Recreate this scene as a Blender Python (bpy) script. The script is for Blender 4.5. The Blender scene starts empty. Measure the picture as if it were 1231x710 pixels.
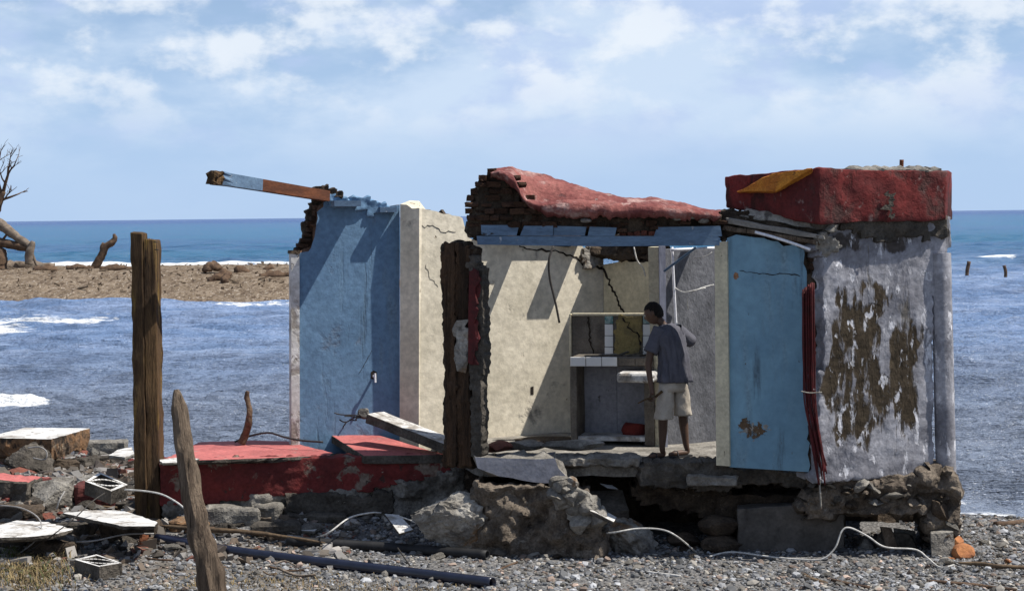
import bpy, bmesh, math, random
import numpy as np
from mathutils import Vector, Matrix, noise as mnoise
from mathutils.geometry import tessellate_polygon
R = math.radians
PI = math.pi
scene = bpy.context.scene
COL = scene.collection

# ------------------------------------------------------------------ camera
W, H, F = 1231.0, 710.0, 2397.0
HC = 3.3
PITCH = math.atan(96.0 / F)
ROLL = math.atan(14.0 / 1231.0)
RM = Matrix.Rotation(PI / 2 - PITCH, 3, 'X') @ Matrix.Rotation(-ROLL, 3, 'Z')
CAM = Vector((0, 0, HC))
cd = bpy.data.cameras.new('camera')
cd.sensor_fit = 'HORIZONTAL'
cd.sensor_width = 36.0
cd.lens = 36.0 * F / W
cd.clip_start = 0.5
cd.clip_end = 60000
cam = bpy.data.objects.new('camera', cd)
COL.objects.link(cam)
cam.matrix_world = Matrix.Translation(CAM) @ RM.to_4x4()
scene.camera = cam

# ------------------------------------------------------------------ sun, sky
EL, AZ = 58.0, -8.0
SUN = Vector((math.cos(R(EL)) * math.cos(R(AZ)), math.cos(R(EL)) * math.sin(R(AZ)), math.sin(R(EL))))
ld = bpy.data.lights.new('sun', 'SUN')
ld.energy = 5.0
ld.angle = R(0.5)
ld.color = (1.0, 0.95, 0.87)
sun = bpy.data.objects.new('sun', ld)
COL.objects.link(sun)
sun.rotation_euler = SUN.to_track_quat('Z', 'Y').to_euler()
sun.location = (20, 0, 30)

wd = bpy.data.worlds.new('World')
scene.world = wd
wd.use_nodes = True
wt = wd.node_tree
wn, wl = wt.nodes, wt.links
wn.clear()
w_out = wn.new('ShaderNodeOutputWorld')
w_bg = wn.new('ShaderNodeBackground')
w_bg.inputs['Strength'].default_value = 0.054
w_sky = wn.new('ShaderNodeTexSky')
w_sky.sky_type = 'NISHITA'
w_sky.sun_disc = False
w_sky.sun_elevation = R(EL)
w_sky.sun_rotation = R(90 - AZ)
w_sky.air_density = 1.0
w_sky.dust_density = 0.1
w_sky.ozone_density = 3.0
w_co = wn.new('ShaderNodeTexCoord')
def w_noise(scale, detail, rough, sx, sy, sz, off):
    mp = wn.new('ShaderNodeMapping')
    mp.inputs['Scale'].default_value = (sx, sy, sz)
    mp.inputs['Location'].default_value = off
    wl.new(w_co.outputs['Generated'], mp.inputs['Vector'])
    no = wn.new('ShaderNodeTexNoise')
    no.inputs['Scale'].default_value = scale
    no.inputs['Detail'].default_value = detail
    no.inputs['Roughness'].default_value = rough
    wl.new(mp.outputs[0], no.inputs['Vector'])
    return no.outputs['Fac']
def w_range(s, a, b, lo=0.0, hi=1.0):
    m = wn.new('ShaderNodeMapRange')
    m.interpolation_type = 'SMOOTHSTEP'
    m.inputs[1].default_value = a
    m.inputs[2].default_value = b
    m.inputs[3].default_value = lo
    m.inputs[4].default_value = hi
    wl.new(s, m.inputs[0])
    return m.outputs[0]
def w_mul(a, b):
    m = wn.new('ShaderNodeMath')
    m.operation = 'MULTIPLY'
    wl.new(a, m.inputs[0])
    if isinstance(b, (int, float)):
        m.inputs[1].default_value = b
    else:
        wl.new(b, m.inputs[1])
    return m.outputs[0]
def w_mix(f, a, b, mode='MIX'):
    m = wn.new('ShaderNodeMix')
    m.data_type = 'RGBA'
    m.blend_type = mode
    if isinstance(f, (int, float)):
        m.inputs[0].default_value = f
    else:
        wl.new(f, m.inputs[0])
    for s, i in ((a, 6), (b, 7)):
        if isinstance(s, tuple):
            m.inputs[i].default_value = (*s, 1)
        else:
            wl.new(s, m.inputs[i])
    return m.outputs[2]
w_sep = wn.new('ShaderNodeSeparateXYZ')
wl.new(w_co.outputs['Generated'], w_sep.inputs[0])
elev = w_sep.outputs[2]
sky_c = w_mix(1.0, w_sky.outputs[0], (0.82, 0.92, 1.12), 'MULTIPLY')
# soft fair-weather cloud over the whole dome: broad veils and small puffs
sky_h = w_mix(w_range(elev, 0.0, 0.26, 0.86, 0.0), sky_c, (6.6, 9.2, 13.3))
veil = w_range(w_noise(8.0, 6, 0.55, 1.0, 1.0, 2.4, (3.1, 1.7, 0.4)), 0.38, 0.60)
thin = w_range(elev, 0.12, 0.40, 1.0, 0.35)          # cloud banks thin out overhead
veil = w_mul(w_mul(veil, w_range(elev, 0.012, 0.06, 0.10, 0.80)), thin)
grey = w_range(w_noise(13.0, 7, 0.58, 1.0, 1.0, 2.2, (7.7, 0.2, 1.15)), 0.46, 0.62)
grey = w_mul(w_mul(grey, w_range(elev, 0.02, 0.06, 0.08, 0.70)), thin)
puff = w_range(w_noise(21.0, 9, 0.56, 1.0, 1.0, 1.7, (0.35, 2.2, 5.15)), 0.455, 0.63)
puff = w_mul(w_mul(puff, w_range(elev, 0.030, 0.078, 0.0, 0.85)), thin)
c1 = w_mix(veil, sky_h, (9.4, 11.2, 13.6))
c2 = w_mix(grey, c1, (7.0, 8.8, 12.6))
c3 = w_mix(puff, c2, (12.0, 12.9, 14.0))
wl.new(c3, w_bg.inputs['Color'])
wl.new(w_bg.outputs[0], w_out.inputs['Surface'])

scene.view_settings.view_transform = 'Standard'
scene.view_settings.look = 'None'
scene.view_settings.gamma = 1.0
scene.view_settings.exposure = 0.40
scene.view_settings.use_curve_mapping = False

# ------------------------------------------------------------------ helpers
def ray(px, py):
    return RM @ Vector(((px - W / 2) / F, -(py - H / 2) / F, -1.0))
def at(px, py, Y):
    d = ray(px, py)
    return CAM + d * (Y / d.y)
def atz(px, py, z):
    d = ray(px, py)
    return CAM + d * ((z - HC) / d.z)

def lat(ix, iy, seed):
    n = (ix.astype(np.int64) * 374761393 + iy.astype(np.int64) * 668265263 + seed * 974634777) & 0xffffffff
    n = ((n ^ (n >> 13)) * 1274126177) & 0xffffffff
    n = n ^ (n >> 16)
    return (n & 0xffff) / 65535.0
def vnoise(x, y, seed=0):
    x = np.asarray(x, float); y = np.asarray(y, float)
    ix = np.floor(x); iy = np.floor(y)
    fx = x - ix; fy = y - iy
    fx = fx * fx * (3 - 2 * fx); fy = fy * fy * (3 - 2 * fy)
    a = lat(ix, iy, seed); b = lat(ix + 1, iy, seed); c = lat(ix, iy + 1, seed); d = lat(ix + 1, iy + 1, seed)
    return (a * (1 - fx) + b * fx) * (1 - fy) + (c * (1 - fx) + d * fx) * fy
def fbm(x, y, seed=0, octs=4):
    s = 0; a = 0.5; t = 0
    for k in range(octs):
        s = s + a * vnoise(x * 2 ** k, y * 2 ** k, seed + k); t += a; a *= 0.5
    return s / t
def sstep(a, b, x):
    t = np.clip((x - a) / (b - a), 0, 1)
    return t * t * (3 - 2 * t)

def shoreY(X):
    return np.clip(24.0 + (5.85 - np.asarray(X, float)) * 0.63, 19.0, 46.0) + 0.5 * (vnoise(np.asarray(X, float) * 0.35, 0.0 * np.asarray(X, float), 5) - 0.5)
SEA = -0.4
def gz(X, Y):
    X = np.asarray(X, float); Y = np.asarray(Y, float)
    d = shoreY(X) - Y
    z = SEA - 0.02 + sstep(0, 4.5, d) * 0.42
    z = np.where(d < 0, SEA - 0.02 - np.minimum(-d * 0.13, 3.0), z)
    z = z + 0.30 * np.exp(-((X + 6.2) / 2.2) ** 2 - ((Y - 22.5) / 2.6) ** 2)
    z = z + 0.10 * np.exp(-((X + 3.2) / 1.5) ** 2 - ((Y - 20.0) / 1.2) ** 2)
    z = z + .22 * np.exp(-((Y - 20.6) / .8) ** 2) * sstep(-4.2, -3.2, X) * sstep(-.1, -1.0, X)
    z = z + 1.7 * sstep(15.5, 4.0, Y)
    land = sstep(-1.0, 1.5, d)
    z = z + land * 0.07 * (fbm(X * 1.3, Y * 1.3, 11, 4) - 0.5) + land * 0.022 * (fbm(X * 9, Y * 9, 21, 2) - 0.5)
    return z
def gzs(X, Y):
    return float(gz(np.array([X]), np.array([Y]))[0])
def ghit(px, py):
    z = 0.0
    for _ in range(5):
        p = atz(px, py, z)
        z = .35 * z + .65 * gzs(p.x, p.y)
    return atz(px, py, z)

ORG = {}
def link(o, parent=None):
    COL.objects.link(o)
    if parent is not None:
        o.parent = parent
    return o
def tag(o, label=None, cat=None, group=None, kind=None):
    if label: o['label'] = label
    if cat: o['category'] = cat
    if group: o['group'] = group
    if kind: o['kind'] = kind
    return o
def empty(name, loc, label, cat, group=None):
    o = bpy.data.objects.new(name, None)
    o.empty_display_size = 0.2
    COL.objects.link(o)
    o.location = loc
    ORG[o.name] = Vector(loc)
    return tag(o, label, cat, group)
def build(name, verts, faces, mats, parent=None, smooth=False, midx=None, origin=None):
    vs = [Vector(v) for v in verts]
    if parent is not None:
        org = ORG[parent.name]
    elif origin is not None:
        org = Vector(origin)
    else:
        org = Vector(((min(v.x for v in vs) + max(v.x for v in vs)) / 2, (min(v.y for v in vs) + max(v.y for v in vs)) / 2, min(v.z for v in vs)))
    me = bpy.data.meshes.new(name)
    me.from_pydata([v - org for v in vs], [], faces)
    bm = bmesh.new(); bm.from_mesh(me)
    bmesh.ops.recalc_face_normals(bm, faces=bm.faces)
    bm.to_mesh(me); bm.free()
    if not isinstance(mats, (list, tuple)): mats = [mats]
    for m in mats: me.materials.append(m)
    if midx is not None and len(midx) == len(me.polygons):
        me.polygons.foreach_set('material_index', midx)
    if smooth:
        me.polygons.foreach_set('use_smooth', [True] * len(me.polygons))
    o = bpy.data.objects.new(name, me)
    link(o, parent)
    if parent is None: o.location = org
    ORG[o.name] = org
    return o
def build_bm(name, bm, mats, parent=None, smooth=False, origin=None):
    bm.verts.index_update()
    v = [x.co.copy() for x in bm.verts]
    f = [[q.index for q in g.verts] for g in bm.faces]
    mi = [g.material_index for g in bm.faces]
    bm.free()
    return build(name, v, f, mats, parent, smooth, mi, origin)
def auto_smooth(o, ang=35):
    me = o.data
    bm = bmesh.new(); bm.from_mesh(me)
    for f in bm.faces: f.smooth = True
    for e in bm.edges:
        if len(e.link_faces) == 2 and e.calc_face_angle(0) > R(ang): e.smooth = False
    bm.to_mesh(me); bm.free()
    return o
def nz(v, s=1.0, seed=0.0):
    return mnoise.noise(Vector((v[0] * s + seed * 7.13, v[1] * s - seed * 3.7, v[2] * s + seed * 1.9)))
def nzf(v, s=1.0, seed=0.0, o=4):
    return mnoise.fractal(Vector((v[0] * s + seed * 7.13, v[1] * s - seed * 3.7, v[2] * s + seed * 1.9)), 0.8, 2.0, o)
def roughen(bm, amp, freq, seed, keep=None):
    bm.normal_update()
    new = []
    for v in bm.verts:
        k = 1.0 if keep is None else keep(v.co)
        d = nzf(v.co, freq, seed)
        e = nzf(v.co, freq * 3.1, seed + 5)
        new.append(v.co + (v.normal * d + Vector((e, nz(v.co, freq * 2, seed + 9), 0.5 * e)) * 0.4) * amp * k)
    for v, c in zip(bm.verts, new): v.co = c

class Wall:
    """a vertical plane through two points of the plan"""
    def __init__(s, pa, Ya, pb, Yb):
        a, b = at(pa, 400, Ya), at(pb, 400, Yb)
        s.a = Vector((a.x, a.y, 0)); b = Vector((b.x, b.y, 0))
        s.u = (b - s.a).normalized()
        s.n = Vector((s.u.y, -s.u.x, 0))
    def hit(s, px, py, proud=0.0):
        d = ray(px, py)
        q = s.a + s.n * proud
        return CAM + d * ((q - CAM).dot(s.n) / d.dot(s.n))
def jag(pts, amp, step, rng, nrm, flags):
    """pts 3D closed outline; flagged edges are broken up"""
    out = []; fl = []
    n = len(pts)
    for i in range(n):
        a, b = pts[i], pts[(i + 1) % n]
        out.append(a.copy()); fl.append(flags[i] or flags[i - 1])
        if flags[i]:
            L = (b - a).length
            k = max(1, int(L / step))
            side = nrm.cross((b - a).normalized())
            for j in range(1, k):
                t = (j + rng.uniform(-.3, .3)) / k
                out.append(a.lerp(b, t) + side * rng.gauss(0, amp)); fl.append(True)
    return out, fl
def wall(name, pl, pts, thick, mats, parent, proud=0.0, amp=0.012, step=0.05, seed=1, bevel=0.0, side_mat=0, backjit=0.03):
    """pts: (px,py) or (px,py,1) when the edge to the next point is broken"""
    rng = random.Random(seed)
    p3 = [pl.hit(p[0], p[1], proud) for p in pts]
    flags = [len(p) > 2 and bool(p[2]) for p in pts]
    out, fl = jag(p3, amp, step, rng, pl.n, flags)
    n = len(out)
    back = [o - pl.n * thick + ((pl.u * rng.gauss(0, backjit) + Vector((0, 0, rng.gauss(0, backjit)))) if f else Vector((0, 0, 0))) for o, f in zip(out, fl)]
    mid = [o - pl.n * thick * rng.uniform(.3, .6) + ((pl.u * rng.gauss(0, backjit) + Vector((0, 0, rng.gauss(0, backjit)))) if f else Vector((0, 0, 0))) for o, f in zip(out, fl)]
    tri = tessellate_polygon([out])
    faces = [list(t) for t in tri] + [[i + 2 * n for i in t] for t in tri]
    mi = [0] * len(faces)
    for i in range(n):
        j = (i + 1) % n
        faces.append([i, j, j + n, i + n]); faces.append([i + n, j + n, j + 2 * n, i + 2 * n])
        mi += [side_mat] * 2
    return build(name, out + mid + back, faces, mats, parent, False, mi)
def inpoly(x, y, P):
    c = False; j = len(P) - 1
    for i in range(len(P)):
        if (P[i][1] > y) != (P[j][1] > y) and x < (P[j][0] - P[i][0]) * (y - P[i][1]) / (P[j][1] - P[i][1]) + P[i][0]: c = not c
        j = i
    return c
def rough(name, pl, pts, thick, mats, parent, proud=0.0, res=0.045, amp=0.05, freq=5.0, seed=1, smooth=False, coarse=0.0):
    """broken mass: outline filled with a displaced grid, closed to the back"""
    p3 = [pl.hit(p[0], p[1], proud) for p in pts]
    P = [((p - pl.a).dot(pl.u), p.z) for p in p3]
    s0, s1 = min(p[0] for p in P), max(p[0] for p in P)
    z0, z1 = min(p[1] for p in P), max(p[1] for p in P)
    ns, nzz = max(2, int((s1 - s0) / res) + 2), max(2, int((z1 - z0) / res) + 2)
    inside = {}
    for i in range(ns):
        for j in range(nzz):
            if inpoly(s0 + (i + .5) * res, z0 + (j + .5) * res, P): inside[(i, j)] = 1
    vid = {}; V = []
    rng = random.Random(seed)
    base = pl.a + pl.n * proud
    def vert(i, j):
        if (i, j) not in vid:
            s = s0 + i * res + rng.uniform(-.27, .27) * res; z = z0 + j * res + rng.uniform(-.27, .27) * res
            w = base + pl.u * s + Vector((0, 0, z))
            d = nzf(w, freq, seed) * amp
            if coarse: d += (math.floor(3.99 * (0.5 + 0.5 * mnoise.cell(Vector((s * 4.2, z * 9.0, seed))))) / 4 - .5) * coarse
            vid[(i, j)] = len(V); V.append(w + pl.n * d)
        return vid[(i, j)]
    faces = []; edges = {}
    for (i, j) in inside:
        q = [vert(i, j), vert(i + 1, j), vert(i + 1, j + 1), vert(i, j + 1)]
        faces.append(q)
        for a, b in ((0, 1), (1, 2), (2, 3), (3, 0)):
            k = tuple(sorted((q[a], q[b])))
            edges[k] = None if k in edges else (q[a], q[b])
    bk = {}
    def backv(i, f):
        if (i, f) not in bk:
            bk[(i, f)] = len(V)
            V.append(V[i] - pl.n * thick * f + (Vector((rng.gauss(0, 1), rng.gauss(0, 1), rng.gauss(0, 1))) * (res * .35 if f < 1 else 0.0)))
        return bk[(i, f)]
    for e in [e for e in edges.values() if e]:
        a, b = e
        faces.append([b, a, backv(a, .5), backv(b, .5)])
        faces.append([backv(b, .5), backv(a, .5), backv(a, 1.0), backv(b, 1.0)])
    bm = bmesh.new()
    bv = [bm.verts.new(v) for v in V]
    for q in faces:
        try: bm.faces.new([bv[i] for i in q])
        except ValueError: pass
    bmesh.ops.recalc_face_normals(bm, faces=bm.faces)
    if res < .06:
        bmesh.ops.subdivide_edges(bm, edges=list(bm.edges), cuts=1, use_grid_fill=True, smooth=.5)
        roughen(bm, min(.012, amp * .35), 17.0, seed + 2)
    o = build_bm(name, bm, mats, parent, smooth)
    auto_smooth(o, 60 if smooth else 38)
    return o
def hexa(name, bot, top, mats, parent=None, bevel=0.012, cuts=0, amp=0.0, freq=6.0, seed=1, smooth=False, topmat=0, segs=1, label=None, cat=None, group=None):
    """six-faced block from four bottom and four top corners (same order round)"""
    bm = bmesh.new()
    b = [bm.verts.new(Vector(p)) for p in bot]; t = [bm.verts.new(Vector(p)) for p in top]
    bm.faces.new(b[::-1]); tf = bm.faces.new(t)
    for i in range(4):
        j = (i + 1) % 4
        bm.faces.new((b[i], b[j], t[j], t[i]))
    bmesh.ops.recalc_face_normals(bm, faces=bm.faces)
    tf.material_index = topmat
    if bevel: bmesh.ops.bevel(bm, geom=list(bm.edges), offset=bevel, segments=segs, affect='EDGES', profile=.5, material=0)
    if cuts:
        for _ in range(cuts):
            m = max(e.calc_length() for e in bm.edges)
            bmesh.ops.subdivide_edges(bm, edges=[e for e in bm.edges if e.calc_length() > m * .5], cuts=1, use_grid_fill=True)
        bmesh.ops.triangulate(bm, faces=[f for f in bm.faces if len(f.verts) > 4])
    if amp: roughen(bm, amp, freq, seed)
    o = build_bm(name, bm, mats, parent, smooth)
    if label: tag(o, label, cat, group)
    return o
def boxframe(c, ux, uy, uz, sx, sy, sz):
    c = Vector(c); q = []
    for k in (-1, 1):
        for a, b in ((-1, -1), (1, -1), (1, 1), (-1, 1)):
            q.append(c + ux * (a * sx / 2) + uy * (b * sy / 2) + uz * (k * sz / 2))
    return q[:4], q[4:]
def tube(path, radii, n=8, seed=0, wob=0.0, cap=True):
    path = [Vector(p) for p in path]
    if not isinstance(radii, (list, tuple)): radii = [radii] * len(path)
    V = []; Fc = []
    prev = None
    for i, p in enumerate(path):
        t = (path[min(i + 1, len(path) - 1)] - path[max(i - 1, 0)]).normalized()
        if prev is None:
            r = t.cross(Vector((0, 0, 1)) if abs(t.z) < .9 else Vector((1, 0, 0))).normalized()
        else:
            r = (prev - t * prev.dot(t)).normalized()
        prev = r
        s = t.cross(r)
        for k in range(n):
            a = 2 * PI * k / n
            rr = radii[i] * (1 + (wob * nz(p + r * math.cos(a) * .3 + s * math.sin(a) * .3, 6, seed) if wob else 0))
            V.append(p + (r * math.cos(a) + s * math.sin(a)) * rr)
    m = len(path)
    for i in range(m - 1):
        for k in range(n):
            l = (k + 1) % n
            Fc.append([i * n + k, i * n + l, (i + 1) * n + l, (i + 1) * n + k])
    if cap:
        Fc.append(list(range(n))[::-1]); Fc.append([(m - 1) * n + k for k in range(n)])
    return V, Fc
def smoothpath(pts, k=6):
    pts = [Vector(p) for p in pts]
    out = []
    for i in range(len(pts) - 1):
        p0, p1, p2, p3 = pts[max(i - 1, 0)], pts[i], pts[i + 1], pts[min(i + 2, len(pts) - 1)]
        for j in range(k):
            t = j / k
            out.append(0.5 * ((2 * p1) + (p2 - p0) * t + (2 * p0 - 5 * p1 + 4 * p2 - p3) * t * t + (3 * p1 - p0 - 3 * p2 + p3) * t ** 3))
    out.append(pts[-1])
    return out
def merge(parts):
    V, Fc = [], []
    for v, f in parts:
        o = len(V); V += list(v); Fc += [[i + o for i in q] for q in f]
    return V, Fc
def rockmesh(size, seed, cuts=7, sub=3, amp=.05, tight=.72):
    rng = random.Random(seed)
    bm = bmesh.new()
    bmesh.ops.create_icosphere(bm, subdivisions=sub, radius=1.0)
    pl = []
    for _ in range(cuts):
        n = Vector((rng.gauss(0, 1), rng.gauss(0, 1), rng.gauss(0, 1))).normalized()
        pl.append((n, rng.uniform(tight - .17, tight + .1)))
    for v in bm.verts:
        for n, d in pl:
            k = v.co.dot(n)
            if k > d: v.co -= n * (k - d)
        c = v.co.copy()
        v.co = c * (1 + amp * nzf(c, 2.2, seed) + amp * .55 * nzf(c, 6, seed + 3) + (amp * .3 * nzf(c, 15, seed + 6) if sub > 3 else 0))
        v.co = Vector((v.co.x * size[0] / 2 / .8, v.co.y * size[1] / 2 / .8, v.co.z * size[2] / 2 / .8))
    return bm
def rock(name, px, py, w, h, mat, label=None, cat='rubble', seed=1, depth=None, group=None, parent=None, rot=0.0, Y=None, sub=3, cuts=7, amp=.05, sink=.25, tight=.72):
    """px,py = contact with the ground in the picture, w,h = size seen, in pixels"""
    p = ghit(px, py) if Y is None else at(px, py, Y)
    k = p.y / F
    sx, sz = w * k, h * k * (1 + sink)
    sy = (depth if depth else sx * .8)
    bm = rockmesh((sx, sy, sz), seed, cuts, sub, amp, tight)
    M4 = Matrix.Rotation(rot, 4, 'Y')
    off = Vector((p.x, p.y + sy * .35, p.z + sz / 2 - sink * sz * .8))
    for v in bm.verts: v.co = M4 @ v.co + off
    o = build_bm(name, bm, mat, parent)
    auto_smooth(o, 30)
    if label: tag(o, label, cat, group)
    return o

# ------------------------------------------------------------------ materials
HOUSE = Vector((1.0, 20.5, 0.0))          # origin of the ruined house
class NT:
    def __init__(s, name):
        s.mat = bpy.data.materials.new(name); s.mat.use_nodes = True
        s.t = s.mat.node_tree; s.t.nodes.clear()
        s.out = s.t.nodes.new('ShaderNodeOutputMaterial')
        s.b = s.t.nodes.new('ShaderNodeBsdfPrincipled')
        s.t.links.new(s.b.outputs[0], s.out.inputs[0])
        s.tc = s.t.nodes.new('ShaderNodeTexCoord')
        s.obj = s.tc.outputs['Object']
    def put(s, sock, v):
        if isinstance(v, bpy.types.NodeSocket): s.t.links.new(v, sock)
        elif isinstance(v, (tuple, list)):
            sock.default_value = (*v, 1) if len(v) == 3 and sock.type == 'RGBA' else tuple(v)
        else: sock.default_value = v
    def mapping(s, vec, scale=(1, 1, 1), loc=(0, 0, 0), rot=(0, 0, 0)):
        n = s.t.nodes.new('ShaderNodeMapping')
        s.put(n.inputs['Vector'], vec); n.inputs['Scale'].default_value = scale; n.inputs['Location'].default_value = loc; n.inputs['Rotation'].default_value = rot
        return n.outputs[0]
    def noise(s, vec, scale, detail=5, rough=.55, dist=0.0):
        n = s.t.nodes.new('ShaderNodeTexNoise')
        s.put(n.inputs['Vector'], vec); n.inputs['Scale'].default_value = scale; n.inputs['Detail'].default_value = detail
        n.inputs['Roughness'].default_value = rough; n.inputs['Distortion'].default_value = dist
        return n.outputs['Fac']
    def voro(s, vec, scale, feat='F1', out='Distance', rnd=1.0):
        n = s.t.nodes.new('ShaderNodeTexVoronoi'); n.feature = feat
        s.put(n.inputs['Vector'], vec); n.inputs['Scale'].default_value = scale; n.inputs['Randomness'].default_value = rnd
        return n.outputs[out]
    def rng(s, v, a, b, lo=0.0, hi=1.0):
        n = s.t.nodes.new('ShaderNodeMapRange'); n.interpolation_type = 'SMOOTHSTEP'
        s.put(n.inputs[0], v)
        for i, q in zip((1, 2, 3, 4), (a, b, lo, hi)): n.inputs[i].default_value = q
        return n.outputs[0]
    def m(s, op, a, b=0.0, c=None):
        n = s.t.nodes.new('ShaderNodeMath'); n.operation = op
        s.put(n.inputs[0], a); s.put(n.inputs[1], b)
        if c is not None: s.put(n.inputs[2], c)
        return n.outputs[0]
    def mix(s, f, a, b, mode='MIX'):
        n = s.t.nodes.new('ShaderNodeMix'); n.data_type = 'RGBA'; n.blend_type = mode
        s.put(n.inputs[0], f); s.put(n.inputs[6], a); s.put(n.inputs[7], b)
        return n.outputs[2]
    def ell(s, vec, c, r):
        """soft ellipsoid mask: 1 inside, 0 outside"""
        q = s.mapping(vec, (1 / r[0], 1 / r[1], 1 / r[2]), (-c[0] / r[0], -c[1] / r[1], -c[2] / r[2]))
        n = s.t.nodes.new('ShaderNodeVectorMath'); n.operation = 'LENGTH'; s.put(n.inputs[0], q)
        return n.outputs['Value']
    def bump(s, hgt, strength, dist=.01, prev=None):
        n = s.t.nodes.new('ShaderNodeBump'); n.inputs['Strength'].default_value = strength; n.inputs['Distance'].default_value = dist
        s.put(n.inputs['Height'], hgt)
        if prev is not None: s.put(n.inputs['Normal'], prev)
        return n.outputs[0]
    def randvec(s):
        oi = s.t.nodes.new('ShaderNodeObjectInfo')
        k = s.m('MULTIPLY', oi.outputs['Random'], 37.0)
        c = s.t.nodes.new('ShaderNodeCombineXYZ')
        s.put(c.inputs[0], k); s.put(c.inputs[1], s.m('MULTIPLY', k, -.7)); s.put(c.inputs[2], s.m('MULTIPLY', k, .37))
        a = s.t.nodes.new('ShaderNodeVectorMath'); a.operation = 'ADD'
        s.put(a.inputs[0], s.obj); s.put(a.inputs[1], c.outputs[0])
        return a.outputs[0], oi.outputs['Random']

def pmat(name, c1, c2, scale=3.0, rough=.9, bump=.5, bscale=45.0, bdist=.012, patches=(), spec=.2, stretch=(1, 1, 1), lo=.35, hi=.65, vary=.0, speck=.18, metal=0.0):
    """patches: (colour, scale, lo, hi, stretch, mask or None) ; mask = list of (px,py,plane,rx,rz,gain)"""
    g = NT(name)
    vec, rnd = g.randvec() if vary else (g.obj, None)
    v = g.mapping(vec, stretch)
    col = g.mix(g.rng(g.noise(v, scale, 6, .6), lo, hi), c1, c2)
    fine = g.noise(v, scale * 9, 4, .65)
    col = g.mix(1.0, col, g.mix(g.rng(fine, .25, .75), (1 - speck,) * 3, (1 + speck,) * 3), 'MULTIPLY')
    if vary:
        col = g.mix(1.0, col, g.mix(rnd, (1 - vary,) * 3, (1 + vary,) * 3), 'MULTIPLY')
    h = g.noise(v, bscale, 5, .6)
    nrm = g.bump(h, bump, bdist)
    low = g.noise(v, bscale * .16, 4, .6)
    nrm = g.bump(low, bump * .8, bdist * 4, nrm)
    for i, p in enumerate(patches):
        pc, ps, a, b, st = p[:5]
        n = g.noise(g.mapping(vec, st, (3.1 * i + 1.3, 5.7 * i, 2.2 * i)), ps, 7, .62, .3)
        if len(p) > 5 and p[5]:
            tot = None
            for (mx, my, pl, rx, rz, gain) in p[5]:
                c = pl.hit(mx, my) - HOUSE
                e = g.m('MULTIPLY', g.rng(g.ell(g.obj, c, (rx, 1.5, rz)), .35, 1.15, 1.0, 0.0), gain)
                tot = e if tot is None else g.m('MAXIMUM', tot, e)
            n = g.m('ADD', g.m('SUBTRACT', n, 1.0), tot)
        f = g.rng(n, a, b)
        col = g.mix(f, col, g.mix(g.rng(g.noise(vec, 30, 4), .3, .7), pc, tuple(q * .6 for q in pc)))
        nrm = g.bump(g.m('MULTIPLY', f, -1.0), .5, .012, nrm)
    g.put(g.b.inputs['Base Color'], col)
    g.put(g.b.inputs['Normal'], nrm)
    g.b.inputs['Roughness'].default_value = rough
    g.b.inputs['Specular IOR Level'].default_value = spec
    g.b.inputs['Metallic'].default_value = metal
    return g.mat

# planes of the ruin (plan points: picture column, distance)
P_BLUE = Wall(358, 21.40, 480, 21.68)
P_BEIGE = Wall(503, 21.56, 725, 22.80)
P_BACK = Wall(725, 22.80, 785, 22.20)
P_GREY = Wall(803, 21.15, 862, 21.45)
P_FRONT = Wall(570, 19.45, 866, 19.40)
P_RBLUE = Wall(862, 19.42, 978, 19.02)
P_STAIN = Wall(985, 18.90, 1140, 19.28)
P_COUNT = Wall(685, 21.15, 785, 20.95)
P_STEP = Wall(193, 20.25, 545, 20.35)
P_PIL = Wall(533, 19.55, 580, 19.35)
P_BASE = Wall(880, 19.15, 1150, 19.00)

M = {}
M['plaster_beige'] = pmat('plaster_beige', (.67, .61, .49), (.54, .49, .385), 1.6, .92, .22, 38, .010, patches=(
    ((.30, .28, .24), 2.3, .60, .72, (1, 1, 1)), ((.20, .15, .09), 5, .66, .70, (1, 1, .6))))
M['plaster_yellow'] = pmat('plaster_yellow', (.62, .55, .38), (.50, .445, .31), 2.2, .9, .3, 40, .008)
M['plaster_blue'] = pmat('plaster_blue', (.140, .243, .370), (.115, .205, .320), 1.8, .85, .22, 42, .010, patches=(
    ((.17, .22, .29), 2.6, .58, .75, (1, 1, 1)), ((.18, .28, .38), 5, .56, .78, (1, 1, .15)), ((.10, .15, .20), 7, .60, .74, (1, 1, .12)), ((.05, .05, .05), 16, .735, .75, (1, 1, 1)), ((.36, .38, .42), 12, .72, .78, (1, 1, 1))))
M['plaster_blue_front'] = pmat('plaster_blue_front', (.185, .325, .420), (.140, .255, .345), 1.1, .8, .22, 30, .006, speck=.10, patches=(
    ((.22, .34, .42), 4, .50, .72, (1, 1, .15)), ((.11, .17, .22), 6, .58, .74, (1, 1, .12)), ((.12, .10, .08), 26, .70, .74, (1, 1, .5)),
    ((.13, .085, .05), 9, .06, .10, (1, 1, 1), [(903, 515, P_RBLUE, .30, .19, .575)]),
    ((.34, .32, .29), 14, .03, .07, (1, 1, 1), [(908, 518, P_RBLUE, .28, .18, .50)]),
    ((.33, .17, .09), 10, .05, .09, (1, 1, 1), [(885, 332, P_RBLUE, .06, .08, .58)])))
M['blue_board'] = pmat('blue_board', (.125, .195, .285), (.085, .135, .210), 6, .7, .3, 40, .005, stretch=(.3, 1, 1), patches=(((.35, .40, .47), 9, .62, .7, (1, 1, 1)), ((.05, .05, .05), 14, .68, .72, (.5, 1, 1))))
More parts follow.
